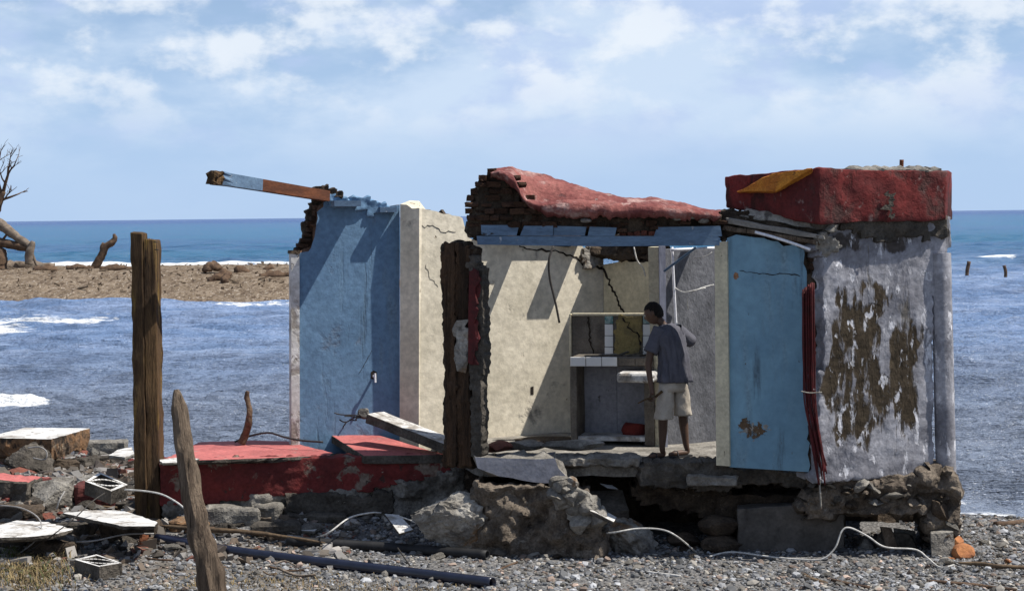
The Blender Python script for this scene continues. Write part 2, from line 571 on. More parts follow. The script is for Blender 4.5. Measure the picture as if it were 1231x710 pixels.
M['stained'] = pmat('stained', (.345, .345, .375), (.165, .165, .185), 2.4, .88, .6, 34, .006, speck=.25, patches=(
    ((.22, .22, .245), 3.0, .52, .66, (1, 1, .4)), ((.16, .145, .13), 7.0, .60, .70, (1, 1, .18)),
    ((.066, .049, .031), 11.0, -.03, .05, (1, 1, .22), [(1030, 450, P_STAIN, .50, 1.0, .535), (1088, 450, P_STAIN, .30, .95, .53), (1040, 360, P_STAIN, .5, .35, .49)]),
    ((.060, .045, .029), 5.5, -.03, .06, (1, 1, .35), [(1030, 505, P_STAIN, .45, .30, .62), (1028, 480, P_STAIN, .56, .84, .585), (1052, 375, P_STAIN, .18, .14, .58), (1012, 400, P_STAIN, .16, .55, .60), (1038, 400, P_STAIN, .26, .5, .60), (1088, 460, P_STAIN, .26, .8, .565), (1104, 400, P_STAIN, .12, .25, .57)]),
    ((.075, .065, .06), 4.5, .0, .10, (1, 1, .35), [(1062, 290, P_STAIN, .95, .20, .54)]),
    ((.68, .68, .72), 11, .57, .64, (1, 1, .4)),
    ((.10, .08, .06), 20, .70, .74, (1, 1, .3))))
M['parapet_red'] = pmat('parapet_red', (.150, .024, .022), (.085, .018, .018), 2.6, .8, .6, 30, .010, speck=.25, patches=(
    ((.09, .045, .04), 3.2, .52, .66, (1, 1, 1)), ((.30, .20, .18), 9, .60, .72, (1, 1, .7)), ((.06, .018, .016), 5, .52, .64, (1, 1, .4)), ((.03, .022, .02), 5, .66, .72, (1, 1, 1))))
M['roof_skin'] = pmat('roof_skin', (.25, .095, .082), (.135, .040, .038), 3.2, .9, .8, 26, .016, speck=.25, patches=(
    ((.42, .27, .245), 4.2, .52, .66, (1, 1, 1)), ((.12, .06, .06), 5.5, .60, .70, (1, 1, 1)), ((.55, .46, .42), 11, .66, .72, (1, 1, 1))))
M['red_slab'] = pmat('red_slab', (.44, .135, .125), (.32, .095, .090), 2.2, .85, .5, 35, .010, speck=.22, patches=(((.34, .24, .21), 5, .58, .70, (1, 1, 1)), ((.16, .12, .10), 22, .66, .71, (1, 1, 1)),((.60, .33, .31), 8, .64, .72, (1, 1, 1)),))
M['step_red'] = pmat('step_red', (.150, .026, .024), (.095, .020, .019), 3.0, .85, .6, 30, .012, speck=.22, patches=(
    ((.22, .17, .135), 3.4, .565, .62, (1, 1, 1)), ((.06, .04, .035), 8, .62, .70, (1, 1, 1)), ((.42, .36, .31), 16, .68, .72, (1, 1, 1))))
M['concrete'] = pmat('concrete', (.235, .22, .195), (.13, .12, .105), 4, .95, .9, 30, .02, vary=.15, speck=.3)
M['concrete_pale'] = pmat('concrete_pale', (.34, .32, .285), (.16, .148, .13), 4, .95, .9, 26, .02, vary=.1, speck=.28, patches=(((.20, .125, .07), 3, .54, .66, (1, 1, 1)), ((.12, .11, .10), 5, .56, .68, (1, 1, 1))))
M['concrete_dark'] = pmat('concrete_dark', (.100, .088, .074), (.050, .044, .037), 4, .95, 1.0, 24, .02, vary=.1, speck=.3)
M['grey_wall'] = pmat('grey_wall', (.150, .153, .168), (.095, .098, .110), 3, .95, .5, 50, .012, speck=.22, stretch=(1, 1, .6))
M['maroon'] = pmat('maroon', (.115, .034, .030), (.075, .026, .024), 5, .9, .8, 30, .012, speck=.25)
M['slab_side'] = pmat('slab_side', (.22, .125, .065), (.11, .075, .05), 6, .95, .9, 24, .02, speck=.3, patches=(((.045, .035, .028), 4, .48, .60, (1, 1, 1)), ((.30, .24, .17), 7, .62, .70, (1, 1, 1))))
M['foundation'] = pmat('foundation', (.115, .105, .095), (.070, .064, .058), 3, .95, .6, 30, .01, patches=(((.05, .045, .04), 3, .55, .70, (1, 1, .4)),))
M['rubble_mix'] = pmat('rubble_mix', (.17, .14, .11), (.075, .060, .047), 5, .98, 1.0, 22, .025, speck=.35, patches=(((.27, .24, .20), 9, .60, .68, (1, 1, 1)), ((.03, .025, .02), 7, .62, .68, (1, 1, 1))))
M['plaster_grey'] = pmat('plaster_grey', (.30, .30, .33), (.22, .22, .24), 2.5, .9, .3, 30, .008, patches=(((.10, .09, .08), 5, .64, .70, (1, 1, .6)),))
M['wood_dark'] = pmat('wood_dark', (.075, .044, .026), (.028, .018, .012), 5, .95, 1.0, 26, .02, stretch=(3.0, 3.0, .18), speck=.4, patches=(((.13, .085, .05), 6, .62, .70, (2, 2, .12)),))
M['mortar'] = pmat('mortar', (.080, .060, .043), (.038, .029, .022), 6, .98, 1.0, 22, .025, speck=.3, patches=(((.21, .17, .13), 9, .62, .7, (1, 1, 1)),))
M['brick'] = pmat('brick', (.125, .070, .045), (.072, .042, .030), 5, .95, .9, 40, .015, vary=.35, speck=.25)
M['brick_red'] = pmat('brick_red', (.24, .085, .058), (.15, .06, .045), 5, .95, .8, 40, .012, vary=.2)
M['white_paint'] = pmat('white_paint', (.66, .655, .64), (.46, .45, .43), 3, .8, .35, 40, .006, vary=.05, patches=(((.20, .175, .15), 9, .58, .68, (1, 1, 1)), ((.34, .31, .275), 3.4, .50, .64, (1, 1, 1)), ((.10, .09, .08), 24, .64, .70, (1, 1, 1))))
M['lilac_paint'] = pmat('lilac_paint', (.40, .41, .49), (.29, .295, .36), 2.5, .85, .4, 36, .008, stretch=(1, 1, .4), patches=(((.16, .14, .12), 6, .68, .74, (1, 1, .3)), ((.20, .19, .19), 5, .56, .70, (1, 1, .3))))
M['cream_paint'] = pmat('cream_paint', (.62, .56, .40), (.50, .45, .33), 3, .85, .45, 36, .008, patches=(((.12, .10, .08), 9, .65, .70, (1, 1, .3)),))
M['tile_white'] = pmat('tile_white', (.74, .74, .72), (.68, .68, .67), 2, .25, .05, 20, .002, spec=.5, speck=.03)
M['tile_teal'] = pmat('tile_teal', (.05, .17, .17), (.30, .38, .36), 30, .3, .05, 20, .002, spec=.5)
M['bare_render'] = pmat('bare_render', (.17, .15, .125), (.11, .095, .08), 5, .95, .7, 40, .012)
M['ochre_render'] = pmat('ochre_render', (.30, .235, .10), (.18, .145, .075), 6, .95, .7, 40, .012)
M['rust'] = pmat('rust', (.150, .055, .026), (.085, .034, .020), 8, .9, .5, 60, .006, stretch=(.4, .4, 1))
M['rust_orange'] = pmat('rust_orange', (.52, .215, .030), (.38, .130, .022), 6, .85, .5, 50, .006, speck=.25, patches=(((.16, .07, .03), 9, .60, .68, (1, 1, 1)),))
M['rebar_red'] = pmat('rebar_red', (.085, .014, .015), (.050, .012, .012), 14, .7, .4, 60, .004, patches=(((.50, .40, .38), 30, .68, .71, (1, 1, 1)),))
M['wood_brown'] = pmat('wood_brown', (.110, .066, .031), (.046, .028, .016), 5, .9, 1.0, 30, .014, stretch=(3.0, 3.0, .22), speck=.35, patches=(((.26, .165, .050), 4, .54, .68, (2, 2, .3)), ((.025, .018, .012), 7, .60, .66, (3, 3, .12))))
M['wood_grey'] = pmat('wood_grey', (.165, .125, .090), (.080, .058, .042), 5, .92, 1.0, 30, .014, stretch=(3.0, 3.0, .25), speck=.35, patches=(((.030, .022, .016), 8, .60, .67, (3, 3, .12)),))
M['driftwood'] = pmat('driftwood', (.13, .085, .055), (.065, .042, .030), 4, .95, .8, 20, .02, speck=.3)
M['driftwood_pale'] = pmat('driftwood_pale', (.21, .17, .135), (.12, .095, .072), 4, .95, .8, 20, .02, speck=.3)
M['stick'] = pmat('stick', (.15, .105, .065), (.085, .06, .04), 8, .95, .6, 40, .008, vary=.2)
M['pipe_black'] = pmat('pipe_black', (.012, .012, .013), (.020, .020, .021), 8, .6, .2, 60, .003, spec=.25)
M['pipe_blue'] = pmat('pipe_blue', (.006, .008, .020), (.010, .013, .030), 8, .28, .2, 60, .003, spec=.6)
M['wire_white'] = pmat('wire_white', (.58, .57, .54), (.36, .35, .33), 20, .6, .1, 60, .002)
M['wire_grey'] = pmat('wire_grey', (.30, .29, .28), (.22, .21, .20), 20, .6, .1, 60, .002)
M['wire_dark'] = pmat('wire_dark', (.035, .032, .030), (.05, .045, .04), 20, .6, .1, 60, .002)
M['dark_gap'] = pmat('dark_gap', (.022, .018, .015), (.035, .028, .022), 10, 1.0, .3, 40, .01)
M['pvc'] = pmat('pvc', (.72, .72, .74), (.62, .62, .66), 5, .4, .1, 30, .002, spec=.5)
M['rock_orange'] = pmat('rock_orange', (.40, .17, .07), (.26, .105, .05), 6, .9, .7, 30, .012)
M['tile_pink'] = pmat('tile_pink', (.47, .25, .22), (.40, .20, .18), 6, .8, .4, 40, .006)
M['tin'] = pmat('tin', (.25, .235, .215), (.15, .14, .125), 7, .7, .5, 40, .008, stretch=(.4, 1, 1))
M['straw'] = pmat('straw', (.27, .205, .105), (.15, .11, .06), 3, .9, .1, 40, .003)
M['green_leaf'] = pmat('green_leaf', (.10, .125, .035), (.065, .09, .03), 3, .8, .1, 40, .003)
M['skin'] = pmat('skin', (.095, .052, .034), (.070, .040, .027), 6, .55, .1, 60, .003, spec=.35, speck=.06)
M['hair'] = pmat('hair', (.010, .008, .007), (.016, .013, .011), 40, .85, 1.0, 140, .008)
M['shirt'] = pmat('shirt', (.105, .105, .125), (.078, .078, .098), 4, .95, .3, 30, .010, speck=.08)
M['shorts'] = pmat('shorts', (.43, .385, .325), (.35, .31, .26), 4, .95, .3, 30, .010, speck=.08)
M['sandal'] = pmat('sandal', (.025, .024, .026), (.04, .038, .04), 10, .7, .1, 60, .003)
M['eye'] = pmat('eye', (.5, .48, .45), (.4, .38, .36), 10, .4, .0, 10, .001)
M['debris'] = pmat('debris', (.15, .115, .08), (.08, .06, .045), 2, .95, .3, 20, .01)

# gravel: colour of each pebble comes from its own attribute
def mat_pebble():
    g = NT('pebble')
    a = g.t.nodes.new('ShaderNodeAttribute'); a.attribute_name = 'tone'
    n = g.noise(g.obj, 60, 4, .6)
    g.put(g.b.inputs['Base Color'], g.mix(1.0, a.outputs['Color'], g.mix(n, (.8,) * 3, (1.2,) * 3), 'MULTIPLY'))
    g.b.inputs['Roughness'].default_value = .75
    g.b.inputs['Specular IOR Level'].default_value = .3
    return g.mat
M['pebble'] = mat_pebble()
def mat_ground():
    g = NT('shingle_ground')
    sep = g.t.nodes.new('ShaderNodeSeparateXYZ'); g.put(sep.inputs[0], g.obj)
    v = g.voro(g.obj, 34, 'F1', 'Color')
    vb = g.t.nodes.new('ShaderNodeSeparateColor'); g.put(vb.inputs[0], v)
    pebb = g.mix(vb.outputs[0], (.065, .065, .068), (.215, .21, .205))
    dirt = g.mix(g.noise(g.obj, 7, 6, .65), (.095, .078, .060), (.19, .165, .135))
    big = g.rng(g.noise(g.obj, 1.1, 5, .6), .42, .60)
    left = g.rng(sep.outputs[0], -3.0, -1.2, 1.0, 0.0)
    f = g.m('MULTIPLY', big, g.m('ADD', g.m('MULTIPLY', left, .8), .12))
    col = g.mix(f, pebb, dirt)
    wet = g.rng(sep.outputs[2], -.44, -.22, 1.0, 0.0)
    col = g.mix(wet, col, g.mix(1.0, col, (.45, .42, .40), 'MULTIPLY'))
    g.put(g.b.inputs['Base Color'], col)
    n = g.bump(g.voro(g.obj, 34, 'F1', 'Distance'), .9, .02)
    n = g.bump(g.noise(g.obj, 5, 6, .7), .6, .06, n)
    g.put(g.b.inputs['Normal'], n)
    g.put(g.b.inputs['Roughness'], g.rng(wet, 0, 1, .92, .45))
    g.b.inputs['Specular IOR Level'].default_value = .25
    return g.mat
M['ground'] = mat_ground()
def mat_spit():
    g = NT('spit_shingle')
    c = g.mix(g.rng(g.noise(g.mapping(g.obj, (1, .35, 1)), 1.4, 7, .7), .35, .65), (.145, .108, .074), (.235, .185, .135))
    c = g.mix(g.rng(g.noise(g.mapping(g.obj, (1, .4, 1)), 4.5, 5, .7), .50, .58), c, (.085, .06, .042))
    c = g.mix(g.rng(g.noise(g.mapping(g.obj, (1, .4, 1), (5, 5, 5)), 7, 4, .7), .58, .64), c, (.40, .35, .29))
    g.put(g.b.inputs['Base Color'], c)
    n = g.bump(g.noise(g.obj, 5, 6, .7), .9, .15)
    g.put(g.b.inputs['Normal'], n)
    g.b.inputs['Roughness'].default_value = .95
    g.b.inputs['Specular IOR Level'].default_value = .1
    return g.mat
M['spit'] = mat_spit()
def mat_sea():
    g = NT('sea_water')
    sep = g.t.nodes.new('ShaderNodeSeparateXYZ'); g.put(sep.inputs[0], g.obj)
    Y = sep.outputs[1]
    fo = g.t.nodes.new('ShaderNodeAttribute'); fo.attribute_name = 'foam'
    near = g.mix(g.rng(g.noise(g.mapping(g.obj, (.25, .6, 1)), 1.0, 5), .4, .62), (.145, .230, .400), (.225, .305, .475))
    c = g.mix(g.rng(Y, 30, 75), (.16, .19, .25), near)
    c = g.mix(g.rng(Y, 95, 210), c, g.mix(g.rng(g.noise(g.mapping(g.obj, (.02, .05, 1)), 1.0, 5), .4, .6), (.035, .135, .250), (.045, .125, .255)))
    c = g.mix(g.rng(Y, 500, 2600), c, (.016, .062, .200))
    fn = g.noise(g.mapping(g.obj, (.7, 1.6, 1)), 2.6, 7, .7)
    ff = g.rng(g.m('ADD', fo.outputs['Fac'], g.m('MULTIPLY', g.m('SUBTRACT', fn, .5), 1.3)), .42, .62)
    w1 = g.noise(g.mapping(g.obj, (.75, .9, 1)), 2.0, 5, .6, .3)
    w2 = g.noise(g.mapping(g.obj, (1.5, 1.8, 1)), 3.6, 4, .6, .3)
    w0 = g.noise(g.mapping(g.obj, (.03, .085, 1)), 2.0, 7, .68, .2)
    n = g.bump(w2, 1.0, .09)
    n = g.bump(w1, 1.0, .30, n)
    n = g.bump(w0, .9, 1.5, n)
    # wave facets tilt towards the viewer, so a rough sea never mirrors fully even at grazing angles
    df = g.t.nodes.new('ShaderNodeBsdfDiffuse'); gl = g.t.nodes.new('ShaderNodeBsdfGlossy'); fr = g.t.nodes.new('ShaderNodeFresnel'); mx = g.t.nodes.new('ShaderNodeMixShader')
    fr.inputs['IOR'].default_value = 1.33
    g.put(df.inputs['Color'], g.mix(ff, c, (.80, .82, .84))); g.put(df.inputs['Normal'], n)
    gl.inputs['Roughness'].default_value = .16; gl.inputs['Color'].default_value = (.95, .97, 1, 1); g.put(gl.inputs['Normal'], n); g.put(fr.inputs['Normal'], n)
    k = g.m('MULTIPLY', g.m('MINIMUM', fr.outputs[0], .42), g.rng(ff, 0, 1, 1, .1))
    g.put(mx.inputs[0], k); g.t.links.new(df.outputs[0], mx.inputs[1]); g.t.links.new(gl.outputs[0], mx.inputs[2])
    g.t.nodes.remove(g.b); g.t.links.new(mx.outputs[0], g.out.inputs[0])
    return g.mat
M['sea'] = mat_sea()

# ------------------------------------------------------------------ ground, sea, spit
def axis(parts):
    out = []
    for a, b, st in parts:
        n = max(1, int(round((b - a) / st)))
        out += [a + (b - a) * i / n for i in range(n)]
    out.append(parts[-1][1])
    return np.array(out)
def gridmesh(name, xs, ys, zf, mat, kind='structure', attr=None):
    X, Y = np.meshgrid(xs, ys)
    Z = zf(X, Y)
    V = np.stack([X, Y, Z], -1).reshape(-1, 3)
    ny, nx = X.shape
    i = np.arange(ny - 1)[:, None] * nx + np.arange(nx - 1)[None, :]
    Fc = np.stack([i, i + 1, i + 1 + nx, i + nx], -1).reshape(-1, 4)
    return rawmesh(name, V, Fc, mat, kind, attr)
def rawmesh(name, V, Fc, mat, kind=None, attr=None, smooth=True):
    me = bpy.data.meshes.new(name)
    k = Fc.shape[1]
    me.vertices.add(len(V)); me.vertices.foreach_set('co', np.asarray(V, np.float32).ravel())
    me.loops.add(Fc.size); me.loops.foreach_set('vertex_index', Fc.astype(np.int32).ravel())
    me.polygons.add(len(Fc)); me.polygons.foreach_set('loop_start', np.arange(0, Fc.size, k, dtype=np.int32))
    me.polygons.foreach_set('use_smooth', np.full(len(Fc), smooth))
    if attr is not None:
        an, av = attr
        if av.ndim == 1:
            a = me.attributes.new(an, 'FLOAT', 'POINT'); a.data.foreach_set('value', av.astype(np.float32))
        else:
            a = me.attributes.new(an, 'FLOAT_COLOR', 'POINT'); a.data.foreach_set('color', np.concatenate([av, np.ones((len(av), 1))], 1).astype(np.float32).ravel())
    me.update(calc_edges=True); me.validate()
    me.materials.append(mat)
    o = bpy.data.objects.new(name, me); COL.objects.link(o)
    if kind: o['kind'] = kind
    return o
gx = axis([(-3000, -400, 400), (-400, -40, 30), (-40, -9, 1.0), (-9, 8, .06), (8, 40, 1.0), (40, 400, 30), (400, 3000, 400)])
gy = axis([(-3000, -300, 300), (-300, 0, 30), (0, 15, .75), (15, 27, .06), (27, 48, .3), (48, 80, 4)])
tag(gridmesh('ground', gx, gy, gz, M['ground']), 'grey shingle beach sloping down to the sea', 'beach')

# sea: polar sheet, finely waved in the view and flat far out
rng0 = np.random.RandomState(4)
ang = np.radians(np.concatenate([np.linspace(-80, -21, 60), np.linspace(-20.8, 20.8, 560), np.linspace(21, 80, 60)]))
rr = [18.0]
while rr[-1] < 30000: rr.append(rr[-1] + max(.10, rr[-1] * .0055 if rr[-1] < 400 else rr[-1] * .02))
rr = np.array(rr)
Rr, An = np.meshgrid(rr, ang, indexing='ij')
SX, SY = Rr * np.sin(An), Rr * np.cos(An)
z = np.zeros_like(SX)
for k in range(34):
    lam = .55 * (1.13 ** k) if k < 26 else 9 + (k - 26) * 3.0
    th = R(-90) + rng0.normal(0, .42)
    kk = 2 * PI / lam
    ph = rng0.uniform(0, 2 * PI)
    amp = .0135 * lam ** .80 if lam < 9 else .045
    ok = np.clip((lam / np.maximum(.10, Rr * .0055) - 2.5) / 3, 0, 1)
    s = np.sin(kk * (SX * math.cos(th) + SY * math.sin(th)) + ph + 1.2 * vnoise(SX / lam / 3, SY / lam / 3, k))
    z += amp * ok * (1 - 2 * np.abs(s) ** .8 if k % 3 else s) * (.4 + 1.1 * vnoise(SX / lam / 4 + 9, SY / lam / 4, k + 40))
shd = shoreY(SX) - SY
z *= sstep(.3, -5, shd) * .85 + .15
foam = np.zeros_like(SX)
def band(y0, w, x0, x1, soft, gain, wav=1.5, seed=0):
    c = y0 + wav * (fbm(SX * .05, SX * 0, seed) - .5) * 2
    return gain * np.exp(-((SY - c) / w) ** 2) * sstep(x0, x0 + soft, SX) * sstep(x1, x1 - soft, SX)
# swash at the water's edge
foam = np.maximum(foam, .72 * sstep(-1.5, -.25, shd) * (.35 + .9 * fbm(SX * .8, SY * .8, 3)) * np.where(SX > 2, 1, .55))
foam = np.maximum(foam, .62 * np.exp(-((shd + 2.6 + .8 * fbm(SX * .4, SX * 0, 8)) / .5) ** 2) * sstep(3.6, 4.6, SX))
foam = np.maximum(foam, band(40.5, 1.0, -12.5, -9.2, .5, .85, .5, 2))
foam = np.maximum(foam, band(69, 5.5, -40, -15.5, 3, .80, 3, 3))
foam = np.maximum(foam, band(79, 4, -40, -13.5, 3, .62, 4, 4))
foam = np.maximum(foam, band(158, 5.5, -300, 0, 30, 1.0, 2, 5))
foam = np.maximum(foam, band(90.5, 2.0, -30, -6, 3, .58, 1.5, 6))
foam = np.maximum(foam, band(165, 3.0, 36, 42.5, 2, .95, 1, 7))
foam = np.maximum(foam, band(168, 2.0, 45, 60, 3, .75, 1, 7))
z += .22 * np.exp(-((SY - 41) / .9) ** 2) * sstep(-12.8, -12, SX) * sstep(-9, -10, SX)
z += .45 * np.exp(-((SY - 159) / 3) ** 2) * sstep(-300, -260, SX) * sstep(0, -20, SX)
V = np.stack([SX, SY, z + SEA], -1).reshape(-1, 3)
nr, na = SX.shape
ii = np.arange(nr - 1)[:, None] * na + np.arange(na - 1)[None, :]
Fq = np.stack([ii, ii + 1, ii + 1 + na, ii + na], -1).reshape(-1, 4)
tag(rawmesh('sea', V, Fq, M['sea'], 'structure', ('foam', foam.ravel())), 'choppy blue sea reaching to the horizon', 'sea')

def spitz(X, Y):
    c = 109 + 2.5 * np.sin(X * .07)
    w = 16.5 + 4 * (fbm(X * .08, X * 0, 31) - .5)
    endf = sstep(-1, -12, X)
    t = np.clip((Y - c + w) / (2 * w), 0, 1)
    prof = np.where(t < .75, np.sin(PI / 2 * t / .75) ** .7, np.cos(PI / 2 * (t - .75) / .25))
    z = -1.0 + (1.0 + 1.05 - .4 + .35) * np.where((t > 0) & (t < 1), prof, 0) * endf - .35
    z = z + .16 * (fbm(X * .5, Y * .5, 33, 5) - .5) + .10 * (fbm(X * 2, Y * 2, 35, 2) - .5)
    return z
sx_ = axis([(-160, -50, 2), (-50, 2, .22)]); sy_ = axis([(90, 134, .35)])
tag(gridmesh('sand_spit', sx_, sy_, spitz, M['spit']), 'low brown shingle bar lying in the sea', 'sand bar')

# ------------------------------------------------------------------ the ruined house
house = empty('ruined_house', HOUSE, 'roofless half collapsed house with blue, cream and red painted walls on the beach', 'house')
hp = house
BR = []
for k in range(6):
    bm = bmesh.new(); bmesh.ops.create_cube(bm, size=1.0)
    bmesh.ops.subdivide_edges(bm, edges=list(bm.edges), cuts=1, use_grid_fill=True)
    rg = random.Random(50 + k)
    for v in bm.verts:
        r = .93 if sum(abs(c) > .4 for c in v.co) == 3 else 1.0
        v.co = v.co * r + Vector((rg.gauss(0, .03), rg.gauss(0, .05), rg.gauss(0, .05)))
    me = bpy.data.meshes.new('brick'); bm.to_mesh(me); bm.free(); me.materials.append(M['brick']); BR.append(me)
BR2 = [m.copy() for m in BR]
for m in BR2: m.materials[0] = M['brick_red']
rb = random.Random(9)
def brick(pl, px0, py0, px1, py1, depth, parent, proud=0.0, red=False, jit=.012):
    """one brick whose face shows between two picture corners on the plane"""
    a, b = pl.hit(px0, py1), pl.hit(px1, py0)
    w = max(.02, (b - a).dot(pl.u)); h = b.z - a.z
    c = (a + b) / 2 + pl.n * (proud - depth / 2 + rb.gauss(0, jit))
    o = bpy.data.objects.new('brick', rb.choice(BR2 if red else BR))
    link(o, parent)
    rot = Matrix((pl.u, -pl.n, Vector((0, 0, 1)))).transposed() @ Matrix.Rotation(rb.gauss(0, .03), 3, 'Y') @ Matrix.Rotation(rb.gauss(0, .05), 3, 'Z')
    o.location = c - ORG[parent.name]
    o.rotation_euler = rot.to_euler()
    o.scale = (w * .97, depth, h * .9)
    return o
def board(name, p0, p1, hgt, dep, mat, parent, **k):
    """straight bar between two points (top edge of its face), hgt down, dep back"""
    p0, p1 = Vector(p0), Vector(p1)
    u = (p1 - p0).normalized(); n = Vector((u.y, -u.x, 0)).normalized(); up = n.cross(u).normalized()
    if up.z < 0: up = -up
    bot = [p0 - up * hgt, p1 - up * hgt, p1 - up * hgt - n * dep, p0 - up * hgt - n * dep]
    top = [p0, p1, p1 - n * dep, p0 - n * dep]
    return hexa(name, bot, top, mat, parent, **k)

# --- left blue wall and what is left of its top
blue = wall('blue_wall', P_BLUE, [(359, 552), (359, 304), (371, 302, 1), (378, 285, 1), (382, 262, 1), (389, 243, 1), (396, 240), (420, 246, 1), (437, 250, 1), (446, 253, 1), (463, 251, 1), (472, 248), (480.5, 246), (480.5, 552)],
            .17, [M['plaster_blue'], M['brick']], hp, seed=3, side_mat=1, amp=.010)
tag(blue, 'blue plastered wall broken off along its top')
rough('broken_wall_core', Wall(358, 21.58, 480, 21.86), [(362, 306), (356, 300), (362, 292), (366, 268), (371, 250), (377, 242), (398, 238), (398, 306)], .12, M['mortar'], hp, res=.04, amp=.04, seed=5)
pb = Wall(358, 21.50, 480, 21.78)
for r in range(9):
    y = 246 + r * 6.6
    x0 = 377 - r * 2.5 + rb.uniform(-2, 2)
    brick(pb, x0, y, x0 + 15, y + 6.4, .2, blue, .02)
jmb = wall('door_jamb', P_BLUE, [(350.5, 553), (350, 304), (360, 303), (360.5, 553)], .16, M['white_paint'], hp, proud=.03)
tag(jmb, 'weathered white strip of door jamb')
wall('jamb_cap', P_BLUE, [(348.5, 305), (349, 301), (361, 301), (361, 305)], .18, M['mortar'], hp, proud=.04)
# broken lintel along the wall top
rough('lintel_remnant', P_BLUE, [(396, 247), (395, 233), (408, 235), (420, 240), (430, 237), (447, 239), (462, 246), (470, 250), (462, 256), (449, 256), (446, 264), (440, 254), (425, 250)], .20, M['plaster_blue'], hp, proud=.035, res=.035, amp=.02, seed=8)
rough('mortar_lump', P_BLUE, [(378, 232), (379, 224), (386, 223), (398, 226), (410, 230), (414, 234), (410, 237), (394, 235)], .22, M['mortar'], hp, proud=.06, res=.03, amp=.05, seed=9)
# loose beam still fixed at its right end
def beam():
    b0, b1 = at(258.5, 205, 19.9), at(397, 229.5, 21.42)
    u = (b1 - b0); L = u.length; u.normalize(); n = Vector((u.y, -u.x, 0)).normalized(); up = n.cross(u); up = up if up.z > 0 else -up
    cuts = [0, .075, .40, 1.0]; mats = ['wood_brown', 'blue_board', 'rust']
    V, Fc, mi = [], [], []
    hh = [.135, .128, .120, .110]
    for c, h in zip(cuts, hh):
        p = b0 + u * L * c
        V += [p - up * h, p - up * h - n * .10, p - n * .10, p]
    for i in range(3):
        for k in range(4):
            l = (k + 1) % 4
            Fc.append([i * 4 + k, i * 4 + l, i * 4 + 4 + l, i * 4 + 4 + k]); mi.append(i)
    Fc += [[0, 1, 2, 3], [12, 13, 14, 15]]; mi += [0, 2]
    o = build('roof_beam', V, Fc, [M[m] for m in mats], hp, False, mi)
    bm = bmesh.new(); bm.from_mesh(o.data)
    bmesh.ops.subdivide_edges(bm, edges=list(bm.edges), cuts=3, use_grid_fill=True)
    rg = random.Random(4)
    for v in bm.verts:
        w = v.co + HOUSE
        t = (w - b0).dot(u) / L
        if t < .09: v.co += Vector((rg.uniform(-.02, .02), rg.gauss(0, .008), rg.gauss(0, .004)))
    bm.to_mesh(o.data); bm.free()
    tag(o, 'long roof beam jutting out to the left, half blue half rusty brown')
    return o
beam()

# --- cream wall: pilaster and long wall
wall('pilaster', Wall(480, 21.59, 504, 21.53), [(480.5, 553), (481, 245.5), (489, 246, 1), (504, 250), (503.5, 553)], .3, [M['plaster_beige'], M['mortar']], hp, side_mat=0, seed=11)
cw = wall('cream_wall', P_BEIGE, [(503, 556), (504, 250), (525, 254, 1), (540, 257, 1), (556, 262), (562, 285, 1), (600, 291), (684, 297, 1), (700, 296, 1), (712, 303, 1), (722, 308), (725.5, 312), (725.5, 553)], .18, [M['plaster_beige'], M['mortar']], hp, seed=12, side_mat=1)
tag(cw, 'cream plastered inner wall with slanting bars of sunlight')
def crackline(pl, pts, w0, w1, mat, parent, name='crack', proud=.004, seed=1, sub=5, amp=.010):
    rg = random.Random(seed)
    P = []
    for i in range(len(pts) - 1):
        for j in range(sub):
            t = j / sub
            P.append((pts[i][0] * (1 - t) + pts[i + 1][0] * t, pts[i][1] * (1 - t) + pts[i + 1][1] * t))
    P.append(pts[-1])
    L, Rr_ = [], []
    for i, (x, y) in enumerate(P):
        c = pl.hit(x, y, proud)
        q = pl.hit(*P[min(i + 1, len(P) - 1)], proud) - pl.hit(*P[max(i - 1, 0)], proud)
        sd = pl.n.cross(q.normalized())
        t = i / (len(P) - 1)
        w = (w0 + (w1 - w0) * t) * rg.uniform(.5, 1.3)
        c += sd * rg.gauss(0, amp)
        L.append(c + sd * w / 2); Rr_.append(c - sd * w / 2)
    V = L + Rr_; n = len(P)
    V += [v - pl.n * .003 for v in V]
    Fc = []
    for i in range(n - 1):
        Fc.append([i, i + 1, i + 1 + n, i + n])
        Fc.append([i, i + 1, i + 1 + 2 * n, i + 2 * n]); Fc.append([i + n, i + 1 + n, i + 1 + 3 * n, i + 3 * n])
    return build(name, V, Fc, mat, parent)
crackline(P_BEIGE, [(624, 296), (640, 299), (668, 302), (690, 309), (704, 318), (724.5, 322)], .014, .034, M['dark_gap'], hp, seed=2)
crackline(P_BACK, [(725.5, 322), (731, 338), (738, 352), (744, 366), (751, 377)], .036, .022, M['dark_gap'], hp, seed=3)
crackline(P_BEIGE, [(505, 272), (520, 272), (533, 278), (548, 280)], .006, .005, M['dark_gap'], hp, seed=4)
crackline(P_BEIGE, [(512, 318), (518, 334), (526, 345)], .003, .002, M['dark_gap'], hp, seed=5)
wall('wall_socket_hole', P_BEIGE, [(638, 474), (638, 465), (641.5, 464), (641.5, 474)], .006, M['dark_gap'], hp, proud=.004)
rough('plaster_patch', P_BEIGE, [(704, 322), (700, 312), (703, 299), (713, 297), (722, 305), (724, 316), (716, 320)], .05, M['concrete_pale'], hp, proud=.05, res=.035, amp=.03, seed=14)
crackline(P_BLUE, [(432, 448), (440, 434), (447, 421)], .006, .003, M['dark_gap'], hp, seed=6, amp=.003)
